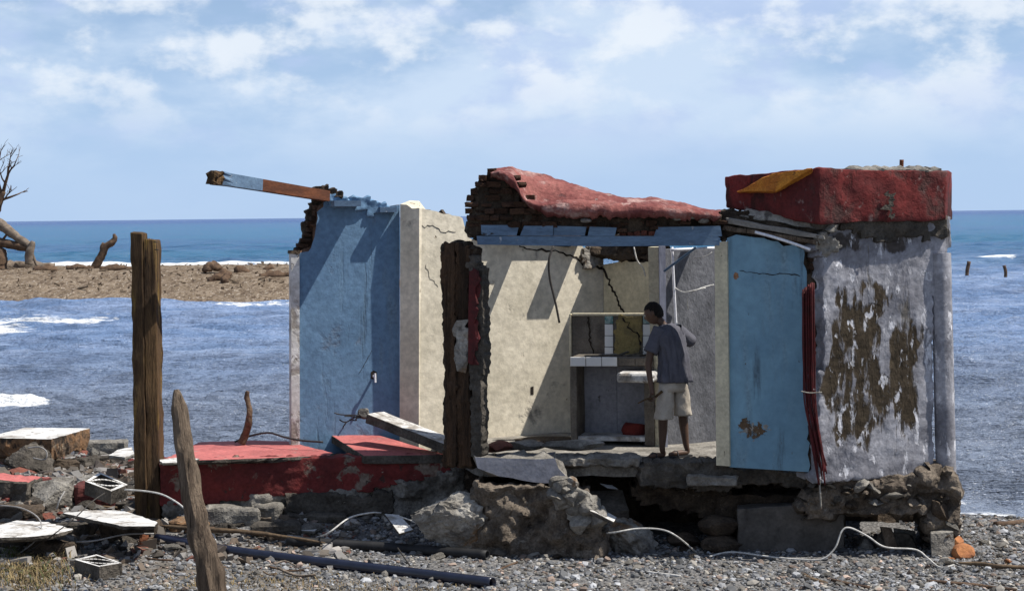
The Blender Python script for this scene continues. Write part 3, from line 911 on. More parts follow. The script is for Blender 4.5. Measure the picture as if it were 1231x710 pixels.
# water tap stub sticking out of the blue wall
tapo = P_BLUE.hit(449, 452)
V1 = tube([tapo, tapo + P_BLUE.n * .10], .014, 8); V2 = tube([tapo + P_BLUE.n * .09 + Vector((0, 0, .04)), tapo + P_BLUE.n * .10 + Vector((0, 0, -.06))], .012, 8)
tp = build('tap', *merge([V1, V2]), M['pvc'], hp)
o_ = wall('tap_hole', P_BLUE, [(446, 455), (446, 447), (449, 445), (453, 447), (453, 454), (450, 456)], .006, M['dark_gap'], hp, proud=.004)
# stubs added on the wall tops, sized to cast the slanting shadow stripes
def shade_stub(pl, px, py, wpx, proud, hpx=7, mat='wood_grey', back=.30, name='shadow_stub'):
    return wall(name, pl, [(px - wpx / 2, py + hpx), (px - wpx / 2, py), (px + wpx / 2, py), (px + wpx / 2, py + hpx)], proud + back, M[mat], hp, proud=proud)
shade_stub(P_BEIGE, 622, 279, 22, .20); shade_stub(P_BEIGE, 652, 281, 7, .52); shade_stub(P_BEIGE, 703, 284, 26, .34); shade_stub(P_BEIGE, 640, 280, 128, .10, 6, name='shadow_strip')  # last one: long strip added to throw the shadow band below the wall top
shade_stub(P_GREY, 852, 285, 10, .34, 6, 'wood_grey', .10)
shade_stub(P_BLUE, 418, 241, 32, .29, 7, 'blue_board', .10); shade_stub(P_BLUE, 467, 249, 20, .13, 6, 'blue_board', .10)
# --- back wall, its broken top plate
bk = wall('back_wall', P_BACK, [(725.5, 553), (725.5, 318), (740, 316, 1), (760, 315, 1), (786, 316), (786, 553)], .15, [M['plaster_yellow'], M['mortar']], hp, seed=15, side_mat=1)
rough('broken_top_plate', Wall(690, 22.85, 790, 22.25), [(700, 309), (706, 296), (722, 299), (745, 297), (772, 297), (784, 300), (783, 310), (765, 309), (748, 311), (726, 308)], .5, M['mortar'], hp, res=.045, amp=.07, seed=16)
# unseen slab added behind the lintel to keep the kitchen in shade
hexa('shade_plate', [at(784, 289, 21.85), at(872, 289, 21.85), at(872, 289, 22.95), at(717, 289, 22.92)], [at(784, 281, 21.85), at(872, 281, 21.85), at(872, 281, 22.95), at(717, 281, 22.92)], M['wood_grey'], hp, bevel=.01)
# --- kitchen counter
cnt = hp
def cbox(name, px0, py0, px1, py1, y0, y1, mat, parent, **k):
    """box whose front face shows between two picture corners at distance y0, back at y1"""
    a, b = P_COUNT.hit(px0, py1, y0), P_COUNT.hit(px1, py1, y0)
    zt = P_COUNT.hit((px0 + px1) / 2, py0, y0).z
    zb = (a.z + b.z) / 2
    n = P_COUNT.n
    A, B = Vector((a.x, a.y, zb)), Vector((b.x, b.y, zb))
    C, D = B - n * y1, A - n * y1
    up = Vector((0, 0, zt - zb))
    return hexa(name, [A, B, C, D], [A + up, B + up, C + up, D + up], mat, parent, **k)
ctop = cbox('counter_top', 685, 429.5, 785, 439.5, 0.0, .62, M['bare_render'], hp, bevel=.006)
tag(ctop, 'kitchen counter top edged with white tiles at its left half')
for i in range(3):
    x = 685.5 + i * 19
    cbox('tile', x, 429, x + 18.3, 440, .014, .016, M['tile_white'], ctop, bevel=.004)
for i in range(2):
    x = 743 + i * 21
    cbox('bare_tile', x, 430, x + 20.2, 439.6, .010, .012, M['bare_render'], ctop, bevel=.004)
bs = cbox('backsplash', 686, 379, 785, 430, -.52, .10, M['bare_render'], hp, bevel=.004)
tag(bs, 'bare backsplash stripped of most of its tiles')
cbox('backsplash_edge', 684.5, 377, 687, 430, -.50, .06, M['cream_paint'], hp, bevel=.004)
cbox('backsplash_cap', 687.5, 376.5, 784, 379.5, -.505, .08, M['cream_paint'], hp, bevel=.003)
for (x0, x1) in ((727, 737), (773, 783)):
    for j, (y0, y1) in enumerate(((380, 389), (389.7, 403), (403.7, 416.5), (417.2, 430))):
        cbox('tile', x0, y0, x1, y1, -.502, .015, M['tile_teal' if j == 0 else 'tile_white'], bs, bevel=.003)
PB2 = Wall(685, 21.15, 785, 20.95); PB2.a = P_COUNT.a - P_COUNT.n * .52
rough('render_patch', PB2, [(741, 430), (739, 405), (744, 381), (771, 381), (771, 405), (768, 430), (752, 430)], .02, M['ochre_render'], bs, proud=.014, res=.03, amp=.006, seed=19)
crackline(PB2, [(706, 381), (709, 396), (708, 412), (716, 428)], .030, .012, M['dark_gap'], bs, seed=7, proud=.010)
crackline(PB2, [(748, 382), (757, 395), (767, 402), (771, 414)], .020, .012, M['dark_gap'], bs, seed=8, proud=.024)
cbox('counter_leg', 686, 440, 694, 534, -.02, .45, M['bare_render'], hp, bevel=.006, cuts=2, amp=.008)
cbox('counter_leg', 775, 440, 787, 536, -.02, .40, M['bare_render'], hp, bevel=.006, cuts=2, amp=.008)
cbox('counter_back_panel', 694, 440, 742, 536, -.45, .05, M['plaster_grey'], hp, bevel=.003)
cbox('counter_back_panel', 742.6, 440, 776, 536, -.43, .05, M['plaster_grey'], hp, bevel=.003)
cbox('counter_plinth', 690, 524.5, 780, 530, -.06, .45, M['white_paint'], hp, bevel=.006)
snk = cbox('sink', 741, 448, 786, 460, .30, .55, M['white_paint'], hp, bevel=.03, segs=2)
tag(snk, 'white stone sink jutting out below the counter')
bag = rock('red_sack', 764, 526, 26, 19, M['rust'], 'dark red sack lying under the kitchen counter', 'sack', seed=31, Y=21.25, depth=.2, sink=.1)
bag.data.materials[0] = pmat('sack_red', (.17, .028, .022), (.11, .02, .018), 6, .9, .5, 30, .01)
# loose stuff lying on the counter
rg = random.Random(77)
for k in range(7):
    p = P_COUNT.hit(700 + k * 11 + rg.uniform(-4, 4), 430, -.12 - .2 * rg.random())
    p.z = P_COUNT.hit(735, 429.5).z + .008
    a = rg.uniform(-.5, .5); L = rg.uniform(.10, .22)
    q = p + Vector((math.cos(a) * L, math.sin(a) * L, rg.uniform(.0, .05)))
    o = board('scrap_board', p, q, .012, rg.uniform(.03, .08), M[rg.choice(['tin', 'wood_grey', 'concrete_dark'])], None, bevel=.002)
    tag(o, 'scrap of thin broken board lying on the kitchen counter', 'scrap', 'scraps on the kitchen counter')
# --- frame, pipes and grey wall behind the boy
wall('cream_jamb', Wall(786, 21.0, 796, 20.98), [(785, 553), (779, 297), (791.5, 297), (795, 553)], .3, M['cream_paint'], hp)
wall('frame_post', Wall(796, 20.9, 808, 20.9), [(796, 553), (792.5, 296), (800, 296), (803, 553)], .10, M['lilac_paint'], hp)
gw = wall('grey_wall', P_GREY, [(803, 556), (800, 300), (830, 298), (862, 297), (862, 556)], .15, [M['grey_wall'], M['concrete_dark']], hp, seed=22)
tag(gw, 'bare grey cement wall behind the doorway')
def px_tube(name, pts, r, mat, parent=None, k=5, n=8, wob=0.0, seed=0, radii=None):
    path = smoothpath([at(*p) if isinstance(p, tuple) else p for p in pts], k)
    if radii: rad = [np.interp(i / (len(path) - 1), np.linspace(0, 1, len(radii)), radii) for i in range(len(path))]
    else: rad = r
    return build(name, *tube(path, rad, n, seed, wob), mat, parent, True)
px_tube('water_pipe', [(808, 297, 21.0), (810, 340, 21.0), (813, 395, 21.0)], .014, M['pvc'], hp)
px_tube('water_pipe', [(806, 300.5, 20.95), (860, 298, 21.1)], .016, M['pvc'], hp)
board('blue_brace', at(797, 325, 20.7), at(836, 296, 20.6), .022, .04, M['blue_board'], hp, bevel=.004)
px_tube('loose_wire', [(812, 346, 21.0), (822, 351, 20.9), (838, 348, 20.9), (846, 345, 21.0), (858, 342, 21.1)], .006, M['wire_white'], hp)
px_tube('loose_wire', [(827, 371, 21.0), (827, 358, 20.9), (834, 350, 20.9), (848, 346, 21.0)], .005, M['wire_white'], hp)
px_tube('loose_wire', [(762, 297, 21.2), (766, 313, 21.2), (773, 322, 21.2), (776, 332, 21.2)], .008, M['wire_white'], hp)
px_tube('loose_wire', [(835, 310, 21.1), (848, 308, 21.0), (856, 303, 21.0)], .005, M['wire_white'], hp)
px_tube('hanging_cable', [(665, 296, 21.3), (660, 312, 21.25), (661, 335, 21.25), (668, 365, 21.25), (672.5, 388, 21.25)], .012, M['wire_dark'], hp)

# --- broken brick pillar at the left of the opening
pil = rough('pillar_core', P_PIL, [(535, 560), (534, 400), (531, 320), (532, 294), (548, 292), (552, 288), (556, 292), (566, 299), (565, 400), (566, 560)], .20, M['mortar'], hp, proud=-.03, res=.05, amp=.03, seed=23)
tag(pil, 'broken dark earthy pillar left of the opening')
rough('pillar_plank', P_PIL, [(534, 560), (536, 470), (533, 400), (533, 350), (530, 320), (532, 293), (547, 292), (548, 420), (549, 560)], .07, M['wood_dark'], pil, proud=.03, res=.03, amp=.025, freq=4, seed=61)
rough('pillar_plank', P_PIL, [(549.5, 560), (548.5, 420), (548, 296), (553, 289), (556, 293), (565, 300), (563, 420), (566, 560)], .07, M['wood_dark'], pil, proud=.012, res=.03, amp=.025, freq=4, seed=62)
edge = rough('pillar_edge', P_PIL, [(565, 548), (567, 470), (564, 440), (566, 330), (560, 318), (567, 304), (573, 318), (579, 325), (580, 430), (579, 470), (580, 548)], .14, M['concrete_dark'], hp, proud=.03, res=.03, amp=.02, seed=24)
wall('red_stripe', P_PIL, [(562.5, 436), (563, 370), (564, 326, 1), (572, 324, 1), (571.5, 410, 1), (568, 437)], .03, M['rebar_red'], hp, proud=.075, seed=25)
wall('white_patch', P_PIL, [(547, 436, 1), (546, 395, 1), (549, 385, 1), (560, 384, 1), (562, 432, 1), (556, 440, 1)], .04, M['concrete_pale'], hp, proud=.072, seed=26)

# --- lintel over the opening
lb = wall('lintel', P_FRONT, [(574, 294), (573, 283.5), (863, 284), (866, 286), (865, 295), (720, 296)], .16, M['blue_board'], hp, proud=.03)
tag(lb, 'blue painted lintel across the opening')
for q in ([(579, 283), (578, 270.5), (624, 270.5), (621, 283)], [(625, 283.2), (630, 271.5), (665, 271.5), (664.7, 283.2)], [(665.3, 283.2), (665.6, 271.5), (705, 272.5), (703, 283.2)], [(706.5, 283.6), (709, 272.5), (741.5, 273.5), (739, 283.6)], [(786, 284), (790, 273), (866, 271.5), (868, 284)]):
    wall('lintel_board', P_FRONT, q, .08, M['blue_board'], lb, proud=.035 + rb.uniform(-.008, .010))
# --- broken masonry above the lintel
mas = rough('masonry', P_FRONT, [(574, 286), (563, 275), (566, 262), (566, 240), (574, 222), (588, 208), (600, 210), (614, 224), (632, 250), (668, 258), (760, 262), (864, 262), (866, 284), (780, 278), (742, 276), (735, 282), (640, 281), (600, 283)], .50, M['mortar'], hp, proud=-.03, res=.05, amp=.05, seed=27)
tag(mas, 'broken brick masonry still sitting on the lintel')
lefts = [585, 576, 570, 566, 561, 559, 558, 561, 560, 562]
rights = [604, 620, 626, 632, 637, 642, 650, 664, 676, 690]
for r in range(9):
    y = 202 + r * 8.0
    x = lefts[r] + rb.uniform(-1, 1); k = 0
    while x < rights[r]:
        w = rb.uniform(11, 19) if k else rb.uniform(8, 17)
        if not (k and rb.random() < .22):
            brick(P_FRONT, x, y, min(x + w, rights[r] + 6), y + 7.7 + rb.uniform(-.6, .4), .2, mas, rb.uniform(-.03, .05) + (.02 if k == 0 else 0))
        x += w; k += 1
for k in range(22):
    x = 742 + rb.uniform(-50, 120); y = rb.uniform(263, 277)
    if 786 < x and y > 268: y = 265
    brick(P_FRONT, x, y, x + rb.uniform(9, 17), y + 5, .14, mas, rb.uniform(-.01, .03))
for k in range(5):
    x = 745 + k * 8.5
    brick(P_FRONT, x, 277 + rb.uniform(-1, 1), x + 7.5, 283.5, .14, mas, .0, True)
# --- red painted roof skin sagging over it: one lofted sheet with a valley
def skin():
    top = [(590, 205), (600, 201), (617, 199), (630, 203), (658, 210), (698, 224), (722, 231), (748, 238), (793, 240), (836, 248), (866, 253)]
    rol = [(590, 206), (600, 203), (617, 208), (632, 240), (658, 244), (698, 239), (722, 240), (748, 243), (793, 243), (836, 250), (866, 255)]
    bot = [(590, 211), (598, 211), (614, 219), (634, 246), (658, 259), (698, 259), (722, 261), (748, 262), (793, 259), (836, 263), (866, 263)]
    def li(t, x): return float(np.interp(x, [q[0] for q in t], [q[1] for q in t]))
    nx, V, Fc = 110, [], []
    YF, YB = 19.30, 20.35
    prof = [0, .06, .13, .2, .28, .36, .44, .52, .60, .68, .76, .84, .92, 1.0]
    rows = len(prof) + 5
    for i in range(nx + 1):
        x = 590 + 276 * i / nx
        zt, zr, zb = at(x, li(top, x), 20.0).z, at(x, li(rol, x), YF).z, at(x, li(bot, x), YF).z
        edge = .07 * mnoise.noise(Vector((x * .11, 3, 0))) + .045 * mnoise.noise(Vector((x * .37, 7, 0)))
        col = []
        yf = YF + .05 * mnoise.noise(Vector((x * .03, 2, 0)))
        zb2 = zb + edge * .5
        col.append((yf + .10, zb2 - .02)); col.append((yf - .02, zb2))
        for t in (.3, .7): col.append((yf - .06 * math.sin(PI * t) - .02, zb2 + (zr - zb2) * t))
        dip = max(0.0, zt - zr)
        for t in prof:
            yy = yf + .03 + (YB - yf - .03) * t
            tt = t / .76
            if t < .76:
                z = zr + (zt - zr) * (tt ** 1.25) - .17 * min(1, dip * 4) * math.sin(PI * min(1, tt * 1.35)) * (1 if tt < .74 else 0)
            else: z = zt - .35 * (t - .76) ** 1.2
            col.append((yy, z))
        col.append((YB, zt - .16))
        for (yy, z) in col:
            p = at(x, 250, yy); V.append(Vector((p.x, yy, z)))
        assert len(col) == rows
    for i in range(nx):
        for j in range(rows - 1):
            Fc.append([i * rows + j, (i + 1) * rows + j, (i + 1) * rows + j + 1, i * rows + j + 1])
    V = [v + Vector((nzf(v, 4, 2) * .02, nzf(v, 5, 3) * .015, nzf(v, 3.2, 4) * .022 + nzf(v, 13, 6) * .009)) for v in V]
    o = build('roof_skin', V, Fc, M['roof_skin'], hp, True)
    tag(o, 'sagging sheet of red painted roof concrete')
skin()
for (x, y, w, h) in ((815, 265, 14, 6), (832, 263, 11, 5), (846, 268, 12, 6), (705, 268, 12, 6)):
    rock('mortar_lump', x, y, w, h, M['concrete_pale'], seed=int(x), parent=hp, Y=19.30, sink=0, sub=2)

# --- right of the opening
wall('cream_jamb', P_RBLUE, [(861, 559), (859, 291), (874, 290), (877, 560)], .16, M['cream_paint'], hp, proud=.035)
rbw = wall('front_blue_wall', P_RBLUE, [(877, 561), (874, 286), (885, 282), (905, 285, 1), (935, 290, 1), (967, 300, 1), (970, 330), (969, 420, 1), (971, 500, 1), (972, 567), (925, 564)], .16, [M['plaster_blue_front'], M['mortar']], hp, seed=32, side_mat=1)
tag(rbw, 'smooth blue front wall with one peeled patch low down')
crackline(P_RBLUE, [(889, 325), (910, 328), (925, 330), (945, 329), (962, 331)], .006, .010, M['dark_gap'], hp, seed=9, amp=.005)
rough('broken_wall_edge', Wall(962, 19.16, 995, 19.04), [(967, 582), (968, 470), (964, 340), (966, 322), (960, 300), (948, 292), (952, 280), (1000, 284), (992, 330), (990, 420), (992, 500), (994, 582)], .22, M['mortar'], hp, proud=-.02, res=.04, amp=.05, seed=33)
for k in range(14):
    y = 298 + k * 9.2
    brick(Wall(962, 19.16, 995, 19.04), 969 + rb.uniform(-2, 3), y, 987 + rb.uniform(-3, 3), y + 8, .16, hp, rb.uniform(-.02, .02))
# stained wall with its rounded corner pilaster
st = rough('stained_wall', P_STAIN, [(988, 577), (987, 500), (988, 400), (991, 345), (987, 305), (978, 296), (988, 288), (986, 262), (1141, 262), (1141, 300), (1124, 306), (1124, 560), (1112, 571), (1095, 573), (1040, 576)], .50, M['stained'], hp, res=.05, amp=.016, freq=2.2, seed=34, smooth=True)
tag(st, 'whitewashed wall with big brown stains where the paint has peeled')
rough('ledge', P_STAIN, [(1008, 272), (990, 284), (984, 272), (986, 258), (1141, 258), (1140, 281), (1120, 287), (1090, 286), (1060, 290), (1040, 284)], .3, M['concrete_dark'], hp, proud=.045, res=.04, amp=.05, seed=35)
def column():
    bm = bmesh.new()
    V, Fc = [], []
    n = 20
    ys = np.linspace(304, 571, 34)
    for y in ys:
        c = P_STAIN.hit(1119 + (y - 304) * .024 + 12.0, y, -.02)
        for k in range(n):
            a = 2 * PI * k / n
            r = .098 * (1 + .03 * nz(c + Vector((math.cos(a), math.sin(a), 0)) * .3, 4, 3))
            V.append(c + P_STAIN.u * r * math.cos(a) + P_STAIN.n * r * math.sin(a))
    for i in range(len(ys) - 1):
        for k in range(n):
            l = (k + 1) % n
            Fc.append([i * n + k, i * n + l, i * n + n + l, i * n + n + k])
    Fc.append(list(range(n))); Fc.append([(len(ys) - 1) * n + k for k in range(n)])
    o = build('corner_column', V, Fc, M['stained'], hp, True)
    auto_smooth(o, 50)
    tag(o, 'rounded whitewashed column at the right corner')
column()
# red parapet above
A, B, C_ = (871, 19.70), (985, 18.78), (1138, 19.16)
pa_b = [at(873, 249, 19.70), at(985, 269, 18.78), at(1138, 265, 19.16)]
pa_t = [at(871, 212.5, 19.70), at(984, 203, 18.78), at(1138, 206, 19.16)]
back = Vector((.15, .45, 0))
def para():
    bm = bmesh.new()
    bo = [pa_b[0], pa_b[1], pa_b[2], pa_b[2] + back, pa_b[0] + Vector((.08, .12, 0))]
    to = [pa_t[0], pa_t[1], pa_t[2], pa_t[2] + back, pa_t[0] + Vector((.08, .12, 0))]
    b = [bm.verts.new(p) for p in bo]; t = [bm.verts.new(p) for p in to]
    bm.faces.new(b[::-1]); bm.faces.new(t)
    for i in range(5): bm.faces.new((b[i], b[(i + 1) % 5], t[(i + 1) % 5], t[i]))
    bmesh.ops.recalc_face_normals(bm, faces=bm.faces)
    bmesh.ops.bevel(bm, geom=list(bm.edges), offset=.014, segments=2, affect='EDGES', profile=.5)
    for _ in range(5):
        m = max(e.calc_length() for e in bm.edges)
        bmesh.ops.subdivide_edges(bm, edges=[e for e in bm.edges if e.calc_length() > max(.06, m * .5)], cuts=1, use_grid_fill=True)
    bmesh.ops.triangulate(bm, faces=[f for f in bm.faces if len(f.verts) > 4])
    roughen(bm, .018, 3.4, 3)
    o = build_bm('parapet', bm, M['parapet_red'], hp, True)
    auto_smooth(o, 40)
    tag(o, 'dark red painted roof parapet')
para()
rough('parapet_crust', Wall(1028, 18.92, 1138, 19.18), [(1029, 208), (1030, 203.5), (1060, 204.5), (1100, 205), (1133, 204), (1136, 209), (1105, 208), (1080, 211), (1050, 208)], .6, M['concrete'], hp, proud=.012, res=.03, amp=.02, seed=36)
hexa('rusty_sheet', [at(888, 233, 19.60), at(933, 232, 19.20), at(976, 212, 18.90), at(926, 218, 19.32)], [at(886, 230.5, 19.46), at(933, 229.5, 19.06), at(977, 202, 18.74), at(928, 208, 19.16)], M['rust_orange'], hp, bevel=.004, cuts=3, amp=.012, seed=4)
px_tube('iron_rod', [(1083.5, 206, 19.6), (1084, 192, 19.6)], .021, M['rust'], hp, n=8)
crackline(Wall(985, 18.76, 1138, 19.14), [(1068, 229), (1075, 240), (1066, 252), (1074, 262)], .07, .05, M['concrete_dark'], hp, seed=12, proud=.012, amp=.03)
# layers hanging below the parapet, over the blue wall
hexa('ceiling_slab', [at(884, 259, 19.45), at(1000, 279, 18.82), at(1012, 279, 19.1), at(905, 262, 19.6)], [at(898, 250, 19.45), at(1008, 269, 18.82), at(1012, 269, 19.1), at(905, 250, 19.6)], M['concrete_pale'], hp, bevel=.012, cuts=3, amp=.03, seed=6)
hexa('split_board', [at(873, 268, 19.40), at(992, 288, 18.80), at(994, 289, 19.1), at(880, 268, 19.6)], [at(873, 262, 19.40), at(990, 283, 18.80), at(994, 283, 19.1), at(880, 262, 19.6)], M['tin'], hp, bevel=.004, cuts=3, amp=.015, seed=7)
hexa('split_board', [at(868, 276, 19.42), at(985, 295, 18.84), at(990, 295, 19.1), at(880, 276, 19.6)], [at(870, 270, 19.42), at(983, 289, 18.84), at(990, 289, 19.1), at(880, 269, 19.6)], M['wood_grey'], hp, bevel=.004, cuts=3, amp=.018, seed=8)
px_tube('metal_strip', [(908, 279, 19.1), (930, 285, 19.0), (955, 293, 18.92), (974, 300, 18.85)], .014, M['pvc'], hp)
rough('dark_filling', Wall(866, 19.5, 985, 18.98), [(866, 290), (866, 254), (890, 256), (985, 270), (988, 296), (972, 304), (930, 288), (890, 283)], .16, M['mortar'], hp, proud=-.02, res=.045, amp=.05, seed=37)
rough('plaster_tongue', P_STAIN, [(983, 297), (984, 282), (992, 279), (1002, 286), (1010, 296), (1004, 303), (990, 306)], .08, M['concrete_pale'], hp, proud=.05, res=.03, amp=.04, seed=38)
# bundle of red painted rods hanging at the broken edge
rod = random.Random(5)
for k in range(15):
    f = k / 14
    x0 = 964.5 + 13 * f + rod.uniform(-1, 1); x1 = 984 + 9 * f + rod.uniform(-2, 2)
    y0 = 350 - 11 * f + rod.uniform(-2, 2); y1 = 572 + rod.uniform(-14, 12)
    yd = 18.86 - .05 * rod.random()
    px_tube('hanging_rod', [(x0, y0, yd), (x0 + .5 + rod.uniform(-1, 1), 420, yd), (x0 + 3 + rod.uniform(-1, 1), 480, yd), (x0 * .4 + x1 * .6 + rod.uniform(-2, 2), 530, yd), (x1, y1, yd)], .0075, M['rebar_red'], hp, n=6)
wall('red_plate', Wall(962, 18.88, 995, 18.86), [(966, 440), (965, 349), (978, 339), (981, 440)], .015, M['rebar_red'], hp)
px_tube('wire_tie', [(963, 470, 18.79), (974, 472, 18.78), (988, 471, 18.8)], .006, M['concrete_pale'], hp, n=6)
px_tube('hanging_rod', [(985, 575, 18.85), (986, 592, 18.84), (987, 612, 18.84)], .009, M['concrete_pale'], hp, n=6)

# --- floor, front edge, foundation
zf = at(806, 550.5, 19.98).z
flo = [at(580, 540, 19.75), at(1000, 560, 19.6), at(1090, 560, 19.4), at(1085, 540, 21.4), at(1060, 540, 22.2), at(500, 530, 22.6)]
fl = [Vector((p.x, p.y, 0)) for p in flo]
bm = bmesh.new()
lo_ = [bm.verts.new((p.x, p.y, zf - .14)) for p in fl]; hi_ = [bm.verts.new((p.x, p.y, zf)) for p in fl]
bm.faces.new(lo_[::-1]); bm.faces.new(hi_)
for i in range(6): bm.faces.new((lo_[i], lo_[(i + 1) % 6], hi_[(i + 1) % 6], hi_[i]))
bmesh.ops.triangulate(bm, faces=list(bm.faces))
for _ in range(4): bmesh.ops.subdivide_edges(bm, edges=[e for e in bm.edges if e.calc_length() > .2], cuts=1)
bmesh.ops.triangulate(bm, faces=[f for f in bm.faces if len(f.verts) > 3])
roughen(bm, .02, 6.0, 9)
build_bm('floor_slab', bm, M['concrete'], hp)
P_FL = Wall(570, 19.66, 880, 19.60)
rough('floor_edge', P_FL, [(580, 556), (585, 553), (640, 552), (690, 551), (770, 553), (775, 557), (700, 560), (690, 560), (640, 558), (600, 556)], .5, M['concrete'], hp, proud=.10, res=.035, amp=.05, seed=41)
rough('threshold', P_FL, [(770, 582), (772, 562), (779, 556), (800, 555.5), (862, 555), (880, 562), (960, 567), (985, 575), (985, 586), (900, 580), (870, 590), (800, 586)], .5, M['concrete_dark'], hp, proud=.12, res=.035, amp=.05, seed=42, coarse=.03)
wall('fallen_step', Wall(570, 19.35, 690, 19.30), [(574, 562, 1), (571, 549, 1), (600, 550, 1), (640, 551.5, 1), (667, 550, 1), (671, 562, 1), (683, 575, 1), (678, 582, 1), (640, 579, 1), (600, 572, 1)], .30, [M['plaster_grey'], M['concrete']], hp, proud=.03, seed=43, amp=.005, step=.10, side_mat=1)
rough('footing', Wall(560, 19.30, 740, 19.10), [(566, 668), (566, 592), (572, 582), (640, 586), (682, 582), (700, 590), (706, 606), (722, 630), (730, 650), (728, 668)], .40, M['rubble_mix'], hp, proud=.0, res=.04, amp=.15, freq=3.2, seed=44)
rq = random.Random(45)
for k in range(34):
    t = rq.random(); x = 678 + 40 * t + rq.uniform(-18, 10); y = 588 + 46 * t + rq.uniform(-8, 10)
    w = rq.uniform(10, 30)
    rock('rubble_stone', x, y, w, w * .8, M[rq.choice(['concrete_pale', 'concrete', 'concrete'])], seed=300 + k, parent=hp, Y=19.06 + rq.uniform(-.05, .05), sink=.1, sub=3, cuts=9, depth=.2, rot=rq.uniform(-.7, .7), amp=.10, tight=.62)
# shadowed back of the hollow
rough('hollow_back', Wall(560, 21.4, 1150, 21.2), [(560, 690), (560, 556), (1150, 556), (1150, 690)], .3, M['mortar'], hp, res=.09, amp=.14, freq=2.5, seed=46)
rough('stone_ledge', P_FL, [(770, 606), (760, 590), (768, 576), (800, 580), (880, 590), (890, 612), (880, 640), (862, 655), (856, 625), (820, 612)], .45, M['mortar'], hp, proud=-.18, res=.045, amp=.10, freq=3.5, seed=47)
hexa('broken_slab', [at(826, 584, 19.40), at(886, 584, 19.25), at(886, 578, 19.6), at(830, 578, 19.8)], [at(826, 571, 19.40), at(885, 574, 19.25), at(886, 570, 19.6), at(830, 569, 19.8)], M['concrete'], hp, bevel=.01, cuts=3, amp=.025, seed=12)
rough('rubble_beam', P_BASE, [(962, 612), (980, 585), (990, 572), (1040, 577), (1100, 571), (1125, 562), (1150, 572), (1154, 590), (1153, 630), (1140, 650), (1118, 652), (1112, 618), (1060, 615), (1010, 616), (1000, 622), (975, 622)], .9, M['rubble_mix'], hp, proud=.0, res=.04, amp=.12, freq=4.5, seed=48)
rs = random.Random(12)
for k in range(54):
    x = rs.uniform(968, 1152); y = rs.uniform(578, 612) if x < 1105 else rs.uniform(572, 645)
    w = 6 + min(26, rs.expovariate(1 / 8))
    rock('rubble_stone', x, y + w * .3, w, w * rs.uniform(.35, .7), M[rs.choice(['concrete_dark', 'concrete', 'rubble_mix', 'rubble_mix', 'mortar'])], seed=100 + k, parent=hp, Y=P_BASE.hit(x, y).y - .05 + rs.uniform(-.03, .05), sink=.1, sub=3, cuts=12, depth=.2, rot=rs.uniform(-.8, .8), amp=.12, tight=.58)
hexa('foundation_panel', [at(888, 682, 19.40), at(1014, 690, 19.30), at(1014, 680, 19.55), at(886, 674, 19.65)], [at(886, 612, 19.40), at(1015, 602, 19.30), at(1015, 602, 19.55), at(886, 606, 19.65)], M['foundation'], hp, bevel=.008, cuts=3, amp=.010, seed=13, label=None)
hexa('corner_pier', [at(1119, 678, 18.85), at(1147, 678, 18.9), at(1147, 628, 21.5), at(1119, 628, 21.45)], [at(1118, 640, 18.85), at(1146, 638, 18.9), at(1147, 590, 21.5), at(1119, 590, 21.45)], M['concrete'], hp, bevel=.01, cuts=3, amp=.02, seed=14)
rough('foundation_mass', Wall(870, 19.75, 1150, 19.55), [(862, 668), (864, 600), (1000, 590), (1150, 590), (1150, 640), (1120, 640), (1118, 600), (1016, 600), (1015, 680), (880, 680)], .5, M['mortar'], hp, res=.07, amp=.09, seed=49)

# --- left plinth with the red face
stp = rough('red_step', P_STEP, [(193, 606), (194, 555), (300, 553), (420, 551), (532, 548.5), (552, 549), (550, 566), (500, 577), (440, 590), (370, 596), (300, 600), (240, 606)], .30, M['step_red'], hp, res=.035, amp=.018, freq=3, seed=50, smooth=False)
tag(stp, 'low red painted plinth with scuffed patches')
rough('step_footing', P_STEP, [(196, 628), (196, 600), (330, 594), (440, 584), (520, 570), (556, 560), (562, 600), (540, 618), (430, 622)], .40, M['concrete'], hp, proud=-.03, res=.04, amp=.09, freq=4, seed=51)
rough('step_footing', P_STEP, [(340, 622), (345, 592), (440, 596), (470, 590), (475, 612), (440, 620)], .2, M['concrete_dark'], hp, proud=.05, res=.04, amp=.03, freq=4, seed=52)
rough('plinth_fill', Wall(193, 20.85, 580, 20.4), [(190, 615), (192, 560), (580, 556), (580, 620)], 1.2, M['mortar'], hp, res=.09, amp=.04, seed=53)

# ------------------------------------------------------------------ things lying and standing about
def flat(name, pts, z, th, mats, label, cat, seed=1, amp=.012, step=.06, group=None, side=None, parent=None):
    """slab lying about level: top outline from picture points (px,py[,dz]) at height z, ragged edges"""
    rg = random.Random(seed)
    p3 = [atz(p[0], p[1], z + (p[2] if len(p) > 2 else 0)) for p in pts]
    out, fl_ = jag(p3, amp, step, rg, Vector((0, 0, 1)), [True] * len(p3))
    n = len(out); c = sum(out, Vector()) / n
    mid = [o + (c - o) * rg.uniform(-.03, .02) - Vector((0, 0, th * rg.uniform(.35, .65))) for o in out]
    bot = [o + (c - o) * rg.uniform(.0, .10) - Vector((0, 0, th * rg.uniform(.9, 1.08))) for o in out]
    tri = tessellate_polygon([[Vector((o.x, o.y, 0)) for o in out]])
    faces = [list(t) for t in tri] + [[i + 2 * n for i in t] for t in tri]; mi = [0] * len(tri) + [1] * len(tri)
    for i in range(n):
        j = (i + 1) % n
        faces += [[i, j, j + n, i + n], [i + n, j + n, j + 2 * n, i + 2 * n]]; mi += [1, 1]
    mm = [M[mats[0]], M[mats[1]]]
    o = build(name, out + mid + bot, faces, mm, parent, False, mi)
    if label: tag(o, label, cat, group)
    return o

